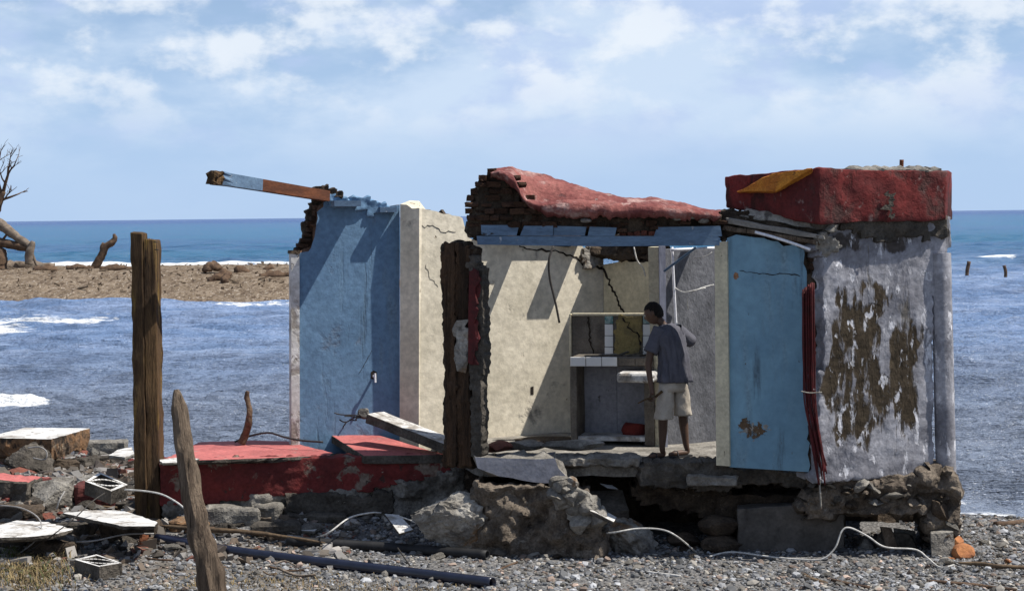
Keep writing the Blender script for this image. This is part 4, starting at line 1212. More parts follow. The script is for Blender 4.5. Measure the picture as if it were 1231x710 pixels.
# red floor slabs on the plinth
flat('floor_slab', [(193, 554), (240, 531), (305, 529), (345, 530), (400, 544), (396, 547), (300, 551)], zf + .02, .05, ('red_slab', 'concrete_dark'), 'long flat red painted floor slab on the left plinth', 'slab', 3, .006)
def tilted():
    t = [at(395, 521, 21.6), at(449, 520.5, 21.75), at(534, 546.5, 20.35), at(437, 547.5, 20.25)]
    nn = (t[1] - t[0]).cross(t[3] - t[0]).normalized()
    if nn.z > 0: nn = -nn
    th = .085
    o = hexa('floor_slab', [p + Vector((0, 0, -th)) for p in t], t, [M['concrete_dark'], M['red_slab']], None, bevel=.006, cuts=3, amp=.006, seed=5, topmat=1)
    tag(o, 'tilted red floor slab propped up beside the leaning white plank', 'slab')
tilted()
def whiteplank():
    a, b = at(440.5, 497, 20.9), at(538, 535, 20.15)
    u = (b - a).normalized(); n = Vector((u.y, -u.x, 0)).normalized(); up = n.cross(u); up = up if up.z > 0 else -up
    w, th = .26, .10
    top = [a, b, b - n * w, a - n * w]
    bot = [p - up * th for p in top]
    r = empty('concrete_post', (a + b) / 2 - Vector((0, 0, .3)), 'white painted concrete post leaning, rebar sticking out of its end', 'concrete post')
    hexa('post', bot, top, [M['concrete_dark'], M['white_paint']], r, bevel=.006, cuts=3, amp=.006, seed=6, topmat=1)
    for k, (x, y) in enumerate(((402, 498), (408, 505), (414, 500), (420, 503))):
        px_tube('rebar', [a - up * .04 - n * (.05 + .05 * k), at(430, 499 + k, 20.9), at(x + 8, y + (k % 2) * 2, 20.95), at(x, y - 2 + k, 20.95)], .007, M['wire_dark'], r, n=6)
    rock('end_lump', 437, 503, 13, 12, M['concrete'], seed=3, parent=r, Y=20.9, sink=0, sub=2, depth=.12)
whiteplank()
tag(px_tube('rebar', [at(412, 516, 21.55), at(413, 512, 21.5), at(416, 508, 21.45)], .007, M['wire_dark'], k=2), 'short stub of rebar beside the tilted red slab', 'rebar')
tag(px_tube('driftwood_branch', [(290, 533, 21.4), (295, 522, 21.4), (299, 508, 21.35), (300, 492, 21.35), (297, 478, 21.4), (298, 470, 21.4)], .03, M['driftwood'], radii=[.045, .04, .036, .03, .034, .02], n=9, wob=.5, k=6), 'short crooked branch standing upright behind the flat red slab', 'branch')
tag(px_tube('black_cable', [(282, 531, 21.5), (296, 525, 21.5), (312, 521, 21.3), (325, 520, 21.2), (342, 525, 21.0), (362, 529, 20.9), (388, 531, 20.8)], .011, M['wire_dark']), 'black cable looping over the flat red slab', 'cable')

# posts
def squarepost():
    base = ghit(172, 614); Y = 20.25
    r = empty('wooden_post', at(172, 625, Y), 'tall split square timber post standing upright at the left', 'post')
    def half(x0, x1, y0, y1, seed, dy):
        V = []
        b = [at(x0 + 5, y1, Y), at(x1 + 5.5, y1, Y - dy)]; t = [at(x0, y0, Y), at(x1, y0 + 1.5, Y - dy)]
        d = Vector((.02, .20, 0))
        o = hexa('timber', [b[0], b[1], b[1] + d, b[0] + d], [t[0], t[1], t[1] + d, t[0] + d], M['wood_brown'], r, bevel=.008, cuts=5, amp=.014, freq=5, seed=seed)
        auto_smooth(o, 35)
    half(157, 170.8, 279, 625, 2, .02); half(172, 186.5, 286.5, 625, 3, -.012)
    for (x, y) in ((187, 291), (188, 300)):
        px_tube('nail', [(x - 2, y, Y - .02), (x + 2.5, y, Y - .03)], .006, M['wire_dark'], r, n=6, k=1)
squarepost()
def leanpost():
    b = ghit(257, 716); Y0 = b.y
    pts = [(257, 722, Y0), (252, 690, Y0), (243, 650, Y0 + .03), (233, 605, Y0 + .08), (225, 560, Y0 + .1), (219, 520, Y0 + .12), (215, 488, Y0 + .12), (212, 468, Y0 + .12)]
    o = px_tube('leaning_post', pts, .1, M['wood_grey'], radii=[.118, .118, .108, .098, .088, .080, .068, .022], n=14, wob=.30, k=7, seed=4)
    auto_smooth(o, 30)
    tag(o, 'grey weathered pointed fence post leaning left in the foreground', 'post')
leanpost()
tag(px_tube('wire_loop', [(262, 712, 17.55), (245, 700, 17.5), (243, 690, 17.55), (250, 685, 17.5), (262, 686, 17.5), (270, 694, 17.6), (270, 704, 17.7)], .006, M['wire_grey'], k=6), 'grey wire looped round the foot of the leaning post', 'wire')

# pipes and long sticks
def gpipe(name, pts, r, mat, label, lift=0.0, hollow=True, cat='pipe'):
    P = [ghit(x, y) + Vector((0, 0, r * .8 + lift)) for x, y in pts]
    P = smoothpath(P, 6)
    V, Fc = tube(P, r, 14, cap=False)
    if hollow:
        Vi, Fi = tube(P, r * .8, 14, cap=False)
        n = len(V); V2 = V + Vi
        F2 = Fc + [[i + n for i in q][::-1] for q in Fi]
        m = len(P)
        for e in (0, m - 1):
            for k in range(14):
                l = (k + 1) % 14
                F2.append([e * 14 + k, e * 14 + l, n + e * 14 + l, n + e * 14 + k])
        V, Fc = V2, F2
    return tag(build(name, V, Fc, M[mat], None, True), label, cat)
gpipe('black_pipe', [(345, 655), (430, 660), (510, 666), (586, 672)], .050, 'pipe_black', 'upper black plastic pipe lying on the gravel', hollow=True)
gpipe('dark_pipe', [(188, 652), (290, 669), (420, 685), (520, 697), (592, 706)], .052, 'pipe_blue', 'long dark blue pipe in front of the black one')
def gstick(name, pts, r, mat, label, cat='stick', lift=0.0, group=None, radii=None):
    P = [ghit(x, y) + Vector((0, 0, r * .7 + lift)) for x, y in pts]
    return tag(px_tube(name, P, r, M[mat], radii=radii, n=8, wob=.4, k=5), label, cat, group)
gstick('driftwood_stick', [(180, 640), (235, 645), (300, 649), (345, 655), (391, 662)], .03, 'stick', 'long split brown stick lying across the pipes', lift=.06, radii=[.012, .024, .02, .02, .008])
gstick('driftwood_stick', [(1152, 680), (1175, 681), (1200, 684), (1240, 686)], .03, 'stick', 'pale stick by the orange stone', lift=.01, radii=[.010, .018, .02, .018])
gstick('driftwood_stick', [(1114, 701), (1150, 703), (1185, 707), (1222, 711)], .02, 'driftwood', 'dark stick at the bottom right edge of the gravel')
gstick('driftwood_stick', [(1000, 698), (1020, 703), (1045, 707)], .016, 'driftwood', 'short dark stick in front of the foundation panel')
gstick('driftwood_stick', [(964, 690), (978, 699), (994, 702)], .018, 'stick', 'curled pale stick in front of the foundation panel', radii=[.01, .03, .012])
gstick('driftwood_stick', [(1196, 632), (1215, 631), (1240, 628)], .03, 'driftwood', 'dark stick washed up at the waterline on the right')
gstick('lath', [(758, 684), (785, 689), (818, 693)], .012, 'wire_white', 'thin white lath on the gravel in front of the pale boulder', 'lath')
gstick('lath', [(598, 686), (612, 680), (622, 676)], .010, 'driftwood', 'thin dark twig on the gravel right of the pipe end', 'twig')

# wires
tag(px_tube('white_rope', [ghit(714, 646) + Vector((0, 0, .05)), at(735, 640, 18.9), at(765, 635, 18.85), at(795, 636, 18.8), at(815, 645, 18.75), ghit(838, 667) + Vector((0, 0, .02))], .0085, M['wire_white']), 'white rope arching over the pale boulder', 'rope')
tag(px_tube('white_rope', [ghit(853, 671) + Vector((0, 0, .02)), ghit(880, 668) + Vector((0, 0, .04)), ghit(930, 673) + Vector((0, 0, .03)), ghit(970, 676) + Vector((0, 0, .03)), at(990, 671, 18.7), at(1004, 658, 18.7), at(1012, 638, 18.72), at(1022, 634, 18.72), at(1043, 644, 18.7), at(1064, 657, 18.7), at(1100, 660, 18.7), at(1115, 670, 18.65), ghit(1130, 684) + Vector((0, 0, .02)), ghit(1147, 681) + Vector((0, 0, .02))], .0085, M['wire_white'], k=7), 'long white rope snaking along the foundation to the corner pier', 'rope')
tag(px_tube('white_rope', [ghit(380, 648) + Vector((0, 0, .02)), at(395, 640, 19.3), at(420, 622, 19.5), at(445, 616, 19.6), at(458, 616, 19.7)], .0085, M['wire_white']), 'white strip of rope running up to the white board', 'rope')
tag(px_tube('wire', [at(480, 620, 19.6), at(500, 628, 19.4), ghit(520, 646) + Vector((0, 0, .02))], .007, M['wire_white']), 'thin pale wire between white board and big boulder', 'wire')
tag(px_tube('wire', [at(150, 588, 19.8), at(175, 590, 19.7), at(195, 594, 19.6), at(212, 603, 19.4), at(222, 611, 19.3)], .009, M['wire_white']), 'white wire arching from the breeze block to the leaning post', 'wire')
tag(px_tube('wire', [ghit(30, 668) + Vector((0, 0, .02)), at(60, 645, 19.0), at(90, 622, 19.1), at(110, 603, 19.3), at(126, 592, 19.5)], .006, M['wire_dark']), 'thin dark wire rising to the tilted breeze block', 'wire')
tag(px_tube('wire', [at(0, 607, 20), at(25, 610, 19.8), at(44, 620, 19.6), at(50, 633, 19.4), at(42, 650, 19.2), ghit(22, 668) + Vector((0, 0, .02))], .007, M['wire_grey']), 'pale curved wire at the left edge of the rubble', 'wire')
tag(px_tube('wire', [at(34, 538, 24), at(48, 537, 23.9), at(56, 543, 23.9), at(54, 552, 23.9), at(40, 550, 24)], .009, M['wire_grey']), 'grey wire curled over the dark boulder', 'wire')
tag(px_tube('wire', [ghit(70, 655) + Vector((0, 0, .03)), at(110, 650, 19.2), at(150, 642, 19.2), at(185, 641, 19.2)], .008, M['wire_grey']), 'grey wire stretched above the breeze block on the ground', 'wire')
tag(px_tube('wire', [at(478, 658, 18.8), ghit(493, 682) + Vector((0, 0, .02))], .007, M['wire_dark'], k=2), 'short dark wire leaning against the black pipe', 'wire')
tag(px_tube('wire', [at(68, 612, 20), at(72, 600, 20), at(78, 590, 20.1)], .008, M['wire_grey'], k=3), 'short grey wire sticking up by the maroon block', 'wire')

# ornamental breeze blocks
def breeze(name, corners, th, label, dark='concrete_dark'):
    """corners: four points of the face; frame, crossing diagonals and petals as real openings"""
    r = empty(name, sum(corners, Vector()) / 4 - Vector((0, 0, th)), label, 'breeze block')
    a, b, c, d = corners
    nn = (b - a).cross(d - a).normalized()
    if nn.z < 0: nn = -nn
    def P(s, t, h=0): return a.lerp(b, s).lerp(d.lerp(c, s), t) - nn * h
    def bar(p, q, w, h0, h1, nm):
        s, t = Vector(p), Vector(q); dd = (t - s).normalized(); e = Vector((-dd.y, dd.x)) * w / 2
        cs = [s - e, t - e, t + e, s + e]
        hexa(nm, [P(x.x, x.y, h1) for x in cs], [P(x.x, x.y, h0) for x in cs], [M[dark], M['white_paint']], r, bevel=.003, topmat=1)
    w = .105
    bar((0, w / 2), (1, w / 2), w, 0, th, 'frame_bar'); bar((0, 1 - w / 2), (1, 1 - w / 2), w, 0, th, 'frame_bar')
    bar((w / 2, w), (w / 2, 1 - w), w, 0, th, 'frame_bar'); bar((1 - w / 2, w), (1 - w / 2, 1 - w), w, 0, th, 'frame_bar')
    hexa('back_plate', [P(.01, .01, th), P(.99, .01, th), P(.99, .99, th), P(.01, .99, th)], [P(.01, .01, th * .62), P(.99, .01, th * .62), P(.99, .99, th * .62), P(.01, .99, th * .62)], M[dark], r, bevel=0)
    # two curved ribs meeting in opposite corners, one petal along the diagonal
    p, q = Vector((w * .8, w * .8)), Vector((1 - w * .8, 1 - w * .8)); dd = q - p; e = Vector((-dd.y, dd.x))
    for sgn in (-1, 1):
        last = None
        for k in range(11):
            t = k / 10
            x = p + dd * t + e * sgn * .19 * math.sin(PI * t)
            if last is not None: bar(last, x, .085, .003, th * .6, 'petal_rib')
            last = x
    return r
g1 = ghit(118, 694)
zb = g1.z + .13
breeze('breeze_block', [atz(89.5, 672, zb), atz(119, 680.5, zb), atz(147, 676, zb), atz(116, 665.5, zb)], .13, 'ornamental breeze block lying flat on the gravel at the bottom left')
breeze('breeze_block', [at(102, 578, 20.1), at(134, 590, 19.85), at(154, 582, 20.15), at(120, 567, 20.45)], .14, 'tilted ornamental breeze block propped on the maroon block')

# slabs and larger rubble at the left
o = flat('concrete_slab', [(-6, 526), (62, 527.5), (108, 514.5), (30, 513.5), (0, 521)], .52, .26, ('white_paint', 'slab_side'), 'thick white topped slab at the water edge on the far left', 'slab', 4, .008)
flat('white_board', [(76, 616), (120, 612), (150, 614), (189, 627), (186, 632), (150, 632), (110, 624)], .40, .035, ('white_paint', 'concrete_dark'), 'long thin white board below the tilted breeze block', 'board', 5, .006)
flat('white_board', [(-8, 632), (20, 625), (58, 627), (88, 636), (70, 641), (30, 645), (-8, 646)], .30, .05, ('white_paint', 'concrete_dark'), 'dirty white board at the left edge of the picture', 'board', 6, .01)
flat('white_board', [(131, 547), (142, 540), (158, 537), (162, 545), (150, 549)], .42, .05, ('white_paint', 'concrete'), 'small white board just left of the timber post', 'board', 7, .008)
flat('white_board', [(192, 552), (215, 549), (240, 551), (225, 555), (195, 556)], zf + .05, .025, ('white_paint', 'concrete'), 'thin white board lying on the edge of the red plinth', 'board', 9, .006)
flat('white_board', [(356, 634), (370, 629), (384, 633), (378, 638), (362, 637)], .20, .02, ('white_paint', 'concrete'), 'small white flake on the gravel below the plinth', 'board', 8, .006)
def leanboard(name, c4, th, mat, label, cat='board', seed=1, mat2='concrete_dark'):
    t = [at(*c) for c in c4]
    nn = (t[1] - t[0]).cross(t[3] - t[0]).normalized()
    if nn.y > 0: nn = -nn
    return hexa(name, [p - nn * th for p in t], t, [M[mat2], M[mat]], None, bevel=.004, cuts=2, amp=.006, seed=seed, topmat=1, label=label, cat=cat)
leanboard('white_board', [(462, 617, 19.75), (480, 618, 19.8), (497, 636, 19.3), (480, 641, 19.2)], .02, 'white_paint', 'white board leaning on the left side of the big boulder')
leanboard('white_board', [(709, 605, 19.3), (742, 621, 19.2), (738, 627, 18.95), (709, 613, 18.95)], .03, 'white_paint', 'white board wedged behind the pale boulder')
leanboard('concrete_block', [(704, 590, 19.9), (748, 588, 19.9), (756, 612, 19.6), (728, 618, 19.5)], .25, 'concrete_dark', 'dark block inside the hollow below the floor', 'block', 3)
leanboard('glass_shard', [(720, 580, 19.8), (736, 583, 19.85), (744, 588, 19.7), (730, 586, 19.7)], .008, 'tile_white', 'small pale shard on the dark block in the hollow', 'shard', 4)
flat('pink_tile', [(667, 651), (672, 647), (692, 647), (697, 652), (693, 655), (668, 655)], .10, .03, ('tile_pink', 'brick_red'), 'pink floor tile on the gravel left of the pale boulder', 'tile', 3, .003)
rock('boulder', 538, 648, 80, 58, M['concrete_pale'], 'big pale broken boulder below the right end of the plinth', 'boulder', seed=21, depth=.36, amp=.15, sub=5, cuts=12, Y=19.26, tight=.64)
rock('boulder', 757, 665, 64, 46, M['concrete_pale'], 'pale boulder with rusty stains fallen in front of the hollow', 'boulder', seed=22, depth=.5, amp=.13, sub=5, cuts=10, rot=.35, tight=.64)
rock('boulder', 30, 572, 66, 36, M['concrete_dark'], 'dark boulder under the wire near the white topped slab', 'boulder', seed=23, depth=.6, amp=.13, sub=4, cuts=11, tight=.62)
rock('boulder', 58, 612, 62, 30, M['concrete'], 'grey broken boulder left of the maroon block', 'boulder', seed=24, depth=.5, amp=.12, sub=4, cuts=11, rot=-.2, tight=.6)
rock('boulder', 0, 660, 50, 24, M['concrete_dark'], 'dark stone under the dirty white board at the left edge', 'boulder', seed=25, depth=.5, sub=3)
rock('stone', 1160, 671, 23, 15, M['rock_orange'], 'round orange stone beside the corner pier', 'stone', seed=26, depth=.2, amp=.04, cuts=3, tight=.85)
rock('stone', 1150, 658, 16, 14, M['rock_orange'], 'small reddish stone behind the orange one', 'stone', seed=27, depth=.15)
rock('stone', 1138, 679, 18, 8, M['concrete'], 'flat grey stone at the foot of the corner pier', 'stone', seed=28)
rock('stone', 600, 668, 18, 8, M['concrete_dark'], 'dark stone on the gravel past the black pipe', 'stone', seed=29)
rock('stone', 664, 658, 30, 16, M['concrete_dark'], 'dark stone beside the pink tile', 'stone', seed=30)
rock('stone', 700, 650, 26, 14, M['concrete_dark'], 'dark stone between pink tile and pale boulder', 'stone', seed=32)
rock('stone', 718, 668, 34, 11, M['concrete'], 'flat grey stone just left of the pale boulder', 'stone', seed=33)
def rblock(name, c, w, d, h, yaw, mats, label, cat, seed, tilt=0.0, topmat=1):
    g = ghit(*c); k = g.y / F
    m3 = Matrix.Rotation(yaw, 3, 'Z') @ Matrix.Rotation(tilt, 3, 'Y')
    ux, uy, uz = m3 @ Vector((1, 0, 0)), m3 @ Vector((0, 1, 0)), m3 @ Vector((0, 0, 1))
    bo, to = boxframe(g + Vector((0, d * .4, h * k * .45)), ux, uy, uz, w * k, d, h * k * 1.15)
    return hexa(name, bo, to, [M[m] for m in mats], None, bevel=.02, cuts=3, amp=.03, freq=5, seed=seed, topmat=topmat, label=label, cat=cat)
rblock('concrete_block', (112, 612), 50, .35, 26, .25, ('maroon', 'maroon'), 'maroon painted block under the tilted breeze block', 'block', 3, .12)
rblock('concrete_block', (10, 604), 60, .45, 27, -.15, ('concrete_dark', 'red_slab'), 'red topped block at the left edge of the rubble', 'block', 4, .06)
rblock('concrete_block', (46, 588), 28, .25, 13, .2, ('maroon', 'red_slab'), 'smaller red topped block right of the larger one', 'block', 5)
rblock('concrete_block', (278, 632), 64, .35, 20, .1, ('concrete', 'concrete'), 'long grey block right of the leaning post', 'block', 6, .03)
rblock('concrete_block', (322, 628), 34, .3, 20, -.1, ('concrete', 'concrete'), 'square grey block below the red plinth', 'block', 7)
rblock('concrete_block', (330, 643), 58, .25, 13, .08, ('concrete_dark', 'concrete_dark'), 'low dark block in front of the square grey one', 'block', 8)
rblock('concrete_block', (205, 622), 60, .25, 16, .12, ('brick', 'brick_red'), 'reddish brown beam stump at the foot of the timber post', 'block', 9, .06)
rblock('concrete_block', (155, 650), 70, .3, 22, -.05, ('mortar', 'mortar'), 'dark earthy block holding up the long white board', 'block', 10)
rblock('concrete_block', (490, 622), 100, .2, 10, .02, ('concrete', 'concrete'), 'long low kerb under the plinth', 'block', 11)
rblock('concrete_block', (120, 545), 60, .4, 14, .1, ('concrete', 'concrete'), 'row of grey hollow block behind the rubble', 'block', 12)
rblock('metal_scrap', (171, 664), 12, .05, 24, .3, ('rust', 'rust'), 'rusty upright scrap in the gravel by the pipe end', 'scrap', 13, .3)
# things inside the house and on its floor
for (x, y, w, h, Y, m, lab) in ((632, 541, 42, 12, 20.3, 'concrete', 'flat grey chunk on the floor against the cream wall'), (690, 541, 62, 12, 20.0, 'concrete_pale', 'pale broken slab on the floor in front of the counter'), (596, 546, 36, 14, 19.75, 'brick_red', 'red brick rubble on the floor by the pillar'), (655, 536, 70, 10, 21.2, 'mortar', 'heap of dark soil along the foot of the cream wall'), (612, 540, 30, 8, 20.9, 'concrete_dark', 'dark chunk on the floor near the pillar')):
    rock('floor_rubble', x, y, w, h, M[m], lab, 'rubble', seed=int(x), Y=Y, depth=.35, sink=.05)
for (x, y, w, h, Y, m, lab) in ((868, 640, 44, 18, 19.4, 'mortar', 'flat stone in the shade of the hollow'), (825, 655, 36, 12, 19.6, 'mortar', 'earthy lump at the mouth of the hollow'), (870, 662, 60, 16, 19.35, 'mortar', 'long dark stone at the left foot of the foundation panel'), (1080, 675, 44, 40, 19.35, 'concrete_dark', 'dark stone in the hole beside the corner pier'), (1042, 672, 22, 22, 19.45, 'concrete', 'grey block deep in the hole beside the pier')):
    rock('rubble_stone', x, y, w, h, M[m], lab, 'stone', seed=int(x + y), Y=Y, depth=.35, sink=.2, amp=.08)
leanboard('grey_board', [(1058, 632, 19.3), (1072, 634, 19.3), (1084, 672, 19.2), (1070, 674, 19.2)], .03, 'wood_grey', 'grey board leaning in the hole under the rubble beam')
leanboard('pale_sheet', [(1074, 634, 19.5), (1100, 638, 19.5), (1104, 672, 19.5), (1080, 674, 19.5)], .02, 'concrete', 'pale sheet standing in the hole under the rubble beam', 'sheet', 5)

# scattered smaller chunks
TR = {}
rs = random.Random(31)
kinds = [('concrete', 'grey concrete chunk'), ('concrete_dark', 'dark mortar chunk'), ('concrete_pale', 'pale concrete chunk'), ('brick_red', 'reddish brick fragment'), ('step_red', 'red painted fragment')]
def chunkmesh(mk, v):
    key = (mk, v)
    if key not in TR:
        bm = rockmesh((1, 1, 1), 200 + v, 10, 3, .12, .62)
        me = bpy.data.meshes.new('concrete_chunk'); bm.to_mesh(me); bm.free(); me.materials.append(M[mk]); TR[key] = me
    return TR[key]
ANCH = [(55, 528, 'the white topped slab'), (30, 556, 'the dark boulder'), (110, 597, 'the maroon block'), (14, 590, 'the red topped block'), (130, 578, 'the tilted breeze block'), (130, 622, 'the long white board'), (40, 635, 'the dirty white board'), (118, 680, 'the flat breeze block'), (172, 600, 'the timber post'), (240, 640, 'the leaning post'), (58, 600, 'the grey boulder'), (205, 612, 'the reddish beam stump'), (278, 622, 'the long grey block'), (322, 618, 'the square grey block'), (330, 636, 'the low dark block'), (148, 545, 'the small white board'), (46, 580, 'the smaller red topped block'), (155, 642, 'the dark earthy block'), (250, 575, 'the red plinth'), (480, 630, 'the leaning white board'), (440, 655, 'the black pipe'), (400, 612, 'the plinth footing'), (537, 617, 'the big pale boulder'), (620, 615, 'the grey footing'), (680, 650, 'the pink tile'), (757, 645, 'the stained pale boulder'), (830, 650, 'the dark hollow'), (900, 680, 'the foundation panel'), (1160, 663, 'the orange stone'), (1132, 665, 'the corner pier'), (1200, 683, 'the pale stick'), (1210, 632, 'the waterline stick')]
def where(px, py):
    x, y, s = min(ANCH, key=lambda a: (a[0] - px) ** 2 + 2.5 * (a[1] - py) ** 2)
    dx, dy = px - x, (py - y) * 1.6
    if abs(dx) > abs(dy): return ('right of ' if dx > 0 else 'left of ') + s
    return ('in front of ' if dy > 0 else 'behind ') + s
def chunk(px, py, w, mk, lab, grp, cat='rubble'):
    g = ghit(px, py); k = g.y / F
    lab = ('tiny ' if w < 8 else 'small ' if w < 13 else 'middling ' if w < 20 else 'larger ') + lab + ' ' + where(px, py)
    o = bpy.data.objects.new('concrete_chunk', chunkmesh(mk, rs.randrange(6)))
    COL.objects.link(o)
    s = w * k
    o.scale = (s, s * rs.uniform(.6, 1.1), s * rs.uniform(.35, .7))
    o.location = g + Vector((0, s * .3, s * .12))
    o.rotation_euler = (rs.uniform(-.4, .4), rs.uniform(-.4, .4), rs.uniform(0, 6.28))
    return tag(o, lab, cat, grp)
n = 0
while n < 285:
    x, y = rs.uniform(-12, 345), rs.uniform(545, 668)
    if y > 600 + (330 - x) * .18 and rs.random() < .75: continue
    if x > 190 and y < 606: continue
    if x > 240 and y > 645: continue
    i = rs.choices(range(5), (4, 7, 1.2, 2, .7))[0]
    w = min(34, 5 + rs.expovariate(1 / 8.5))
    chunk(x, y, w, kinds[i][0], kinds[i][1], 'rubble chunks strewn left of the house')
    n += 1
for k in range(46):
    x = rs.uniform(345, 900); y = rs.uniform(622, 672) if x < 620 else rs.uniform(650, 676)
    chunk(x, y, 4 + rs.expovariate(1 / 6.0), rs.choice(['concrete', 'concrete_dark', 'mortar']), 'loose stone on gravel', 'loose stones at the foot of the house', 'stone')
for k in range(16):
    x = rs.uniform(1120, 1240); y = rs.uniform(640, 690)
    chunk(x, y, 4 + rs.expovariate(1 / 4.0), rs.choice(['concrete', 'concrete_dark', 'rock_orange']), 'loose stone on the beach', 'loose stones right of the house', 'stone')
for (x, y, w, d, h, yw, tl, mk, lab) in (
    (68, 566, 48, .3, 14, .5, .18, 'mortar', 'dark tilted slab between the dark boulder and the small white board'),
    (92, 562, 40, .35, 10, -.3, -.12, 'concrete_dark', 'flat dark slab behind the tilted breeze block'),
    (20, 626, 54, .3, 16, .25, .14, 'mortar', 'earthy dark slab above the dirty white board'),
    (88, 646, 46, .3, 17, -.2, -.1, 'concrete_dark', 'dark broken slab between the two long white boards'),
    (62, 668, 60, .25, 15, .1, .06, 'mortar', 'dark slab edge under the dirty white board'),
    (135, 628, 40, .22, 12, .6, .2, 'slab_side', 'rusty brown slab under the long white board'),
    (226, 640, 44, .25, 13, -.35, .1, 'slab_side', 'brown broken beam between the two wooden posts'),
    (128, 557, 44, .35, 9, .1, -.05, 'concrete_dark', 'low dark block below the row of hollow block'),
    (300, 612, 52, .3, 14, .15, .05, 'concrete_dark', 'dark ledge under the red plinth behind the long grey block'),
    (380, 628, 70, .25, 10, -.04, .03, 'concrete_dark', 'long dark strip of broken footing below the plinth'),
    (190, 575, 24, .3, 14, .4, .1, 'mortar', 'dark lump behind the timber post'),
    (0, 560, 44, .4, 18, -.2, .1, 'slab_side', 'brown lump at the left edge under the white topped slab')):
    rblock('broken_slab', (x, y), w, d, h, yw, (mk, mk), lab, 'slab', int(x + y), tl)
# twigs among the rubble
for k in range(30):
    x, y = rs.uniform(0, 340), rs.uniform(600, 700)
    a = rs.uniform(-.5, .5); L = rs.uniform(14, 46)
    P = [ghit(x, y), ghit(x + L * .5, y + a * L * .2 + rs.uniform(-2, 2)), ghit(x + L, y + a * L * .35)]
    o = px_tube('twig', [p + Vector((0, 0, rs.uniform(.01, .06))) for p in P], .006 + .008 * rs.random(), M[rs.choice(['stick', 'driftwood', 'driftwood_pale'])], n=6, k=3, wob=.3)
    tag(o, 'thin dry twig on the ground ' + where(x + L / 2, y), 'twig', 'twigs in the left foreground')

# ------------------------------------------------------------------ driftwood on the far bar, stakes in the sea
def dpx(name, pts, radii, mat, label=None, cat=None, parent=None, wob=.3, n=9):
    o = px_tube(name, pts, .1, M[mat], parent, radii=radii, n=n, wob=wob, k=5)
    if label: tag(o, label, cat)
    return o
YT = 112.0
def spit_Y(px, py):
    Y = 95.0
    while Y < 126:
        p = at(px, py, Y)
        if p.z < float(spitz(np.array([p.x]), np.array([Y]))[0]): break
        Y += .5
    return Y
st_ = empty('driftwood_stump', at(112, 334, YT), 'forked driftwood stump leaning on the far shingle bar', 'driftwood')
dpx('trunk', [(108, 336, YT), (114, 322, YT), (121, 309, YT), (127, 297, YT), (134, 292, YT), (138, 287, YT), (137, 281, YT)], [.34, .26, .22, .2, .19, .15, .07], 'driftwood', parent=st_)
dpx('limb', [(124, 303, YT), (123, 297, YT), (125, 292, YT)], [.18, .15, .10], 'driftwood', parent=st_)
ft = empty('fallen_tree', at(20, 318, YT), 'fallen bleached tree trunk at the left edge of the shingle bar', 'driftwood')
dpx('trunk', [(-20, 256, YT), (0, 269, YT), (18, 283, YT), (36, 296, YT)], [.34, .30, .26, .22], 'driftwood_pale', parent=ft)
dpx('trunk', [(-20, 288, YT), (5, 292, YT), (34, 298, YT)], [.32, .28, .22], 'driftwood', parent=ft)
dpx('limb', [(40, 290, YT - .5), (36, 302, YT - .5), (34, 318, YT - .5)], [.12, .24, .22], 'driftwood_pale', parent=ft)
dpx('limb', [(38, 304, YT), (44, 318, YT), (48, 325, YT)], [.10, .08, .05], 'driftwood_pale', parent=ft)
dpx('limb', [(-4, 322, YT), (0, 305, YT), (3, 298, YT)], [.6, .4, .2], 'driftwood', parent=ft)
dpx('limb', [(0, 292, YT), (8, 282, YT), (12, 272, YT)], [.08, .06, .03], 'driftwood', parent=ft)
dt = empty('dead_tree', at(-14, 322, YT + 2), 'bare dead tree with fine twigs at the left edge of the picture', 'tree')
rt = random.Random(6)
def branch(p, d, L, r, lv, acc):
    pts = [p]; c = p
    for i in range(3):
        d = (d + Vector((rt.gauss(0, .16), rt.gauss(0, .16), rt.gauss(.05, .12)))).normalized()
        c = c + d * L / 3; pts.append(c)
    acc.append(tube(pts, [r, r * .85, r * .7, r * .5], 5, cap=False))
    if lv > 0:
        for q in range(3 if lv > 1 else 4):
            t = rt.choice(pts[1:])
            nd = (d + Vector((rt.gauss(0, .55), rt.gauss(0, .4), rt.gauss(.25, .4)))).normalized()
            branch(t, nd, L * rt.uniform(.5, .72), r * .5, lv - 1, acc)
Y2 = YT + 2
dpx('trunk', [(-14, 325, Y2), (-12, 290, Y2), (-8, 262, Y2), (-2, 245, Y2), (4, 230, Y2)], [.42, .36, .30, .22, .15], 'driftwood', parent=dt)
acc = []
branch(at(4, 230, Y2), Vector((.25, 0, 1)).normalized(), 1.5, .11, 3, acc)
branch(at(-1, 243, Y2), Vector((.75, 0, .6)).normalized(), 1.1, .09, 2, acc)
branch(at(2, 234, Y2), Vector((-.1, 0, 1)).normalized(), 2.0, .10, 3, acc)
branch(at(-6, 256, Y2), Vector((-.6, .2, .8)).normalized(), 2.2, .12, 3, acc)
build('twigs', *merge(acc), M['driftwood'], dt)
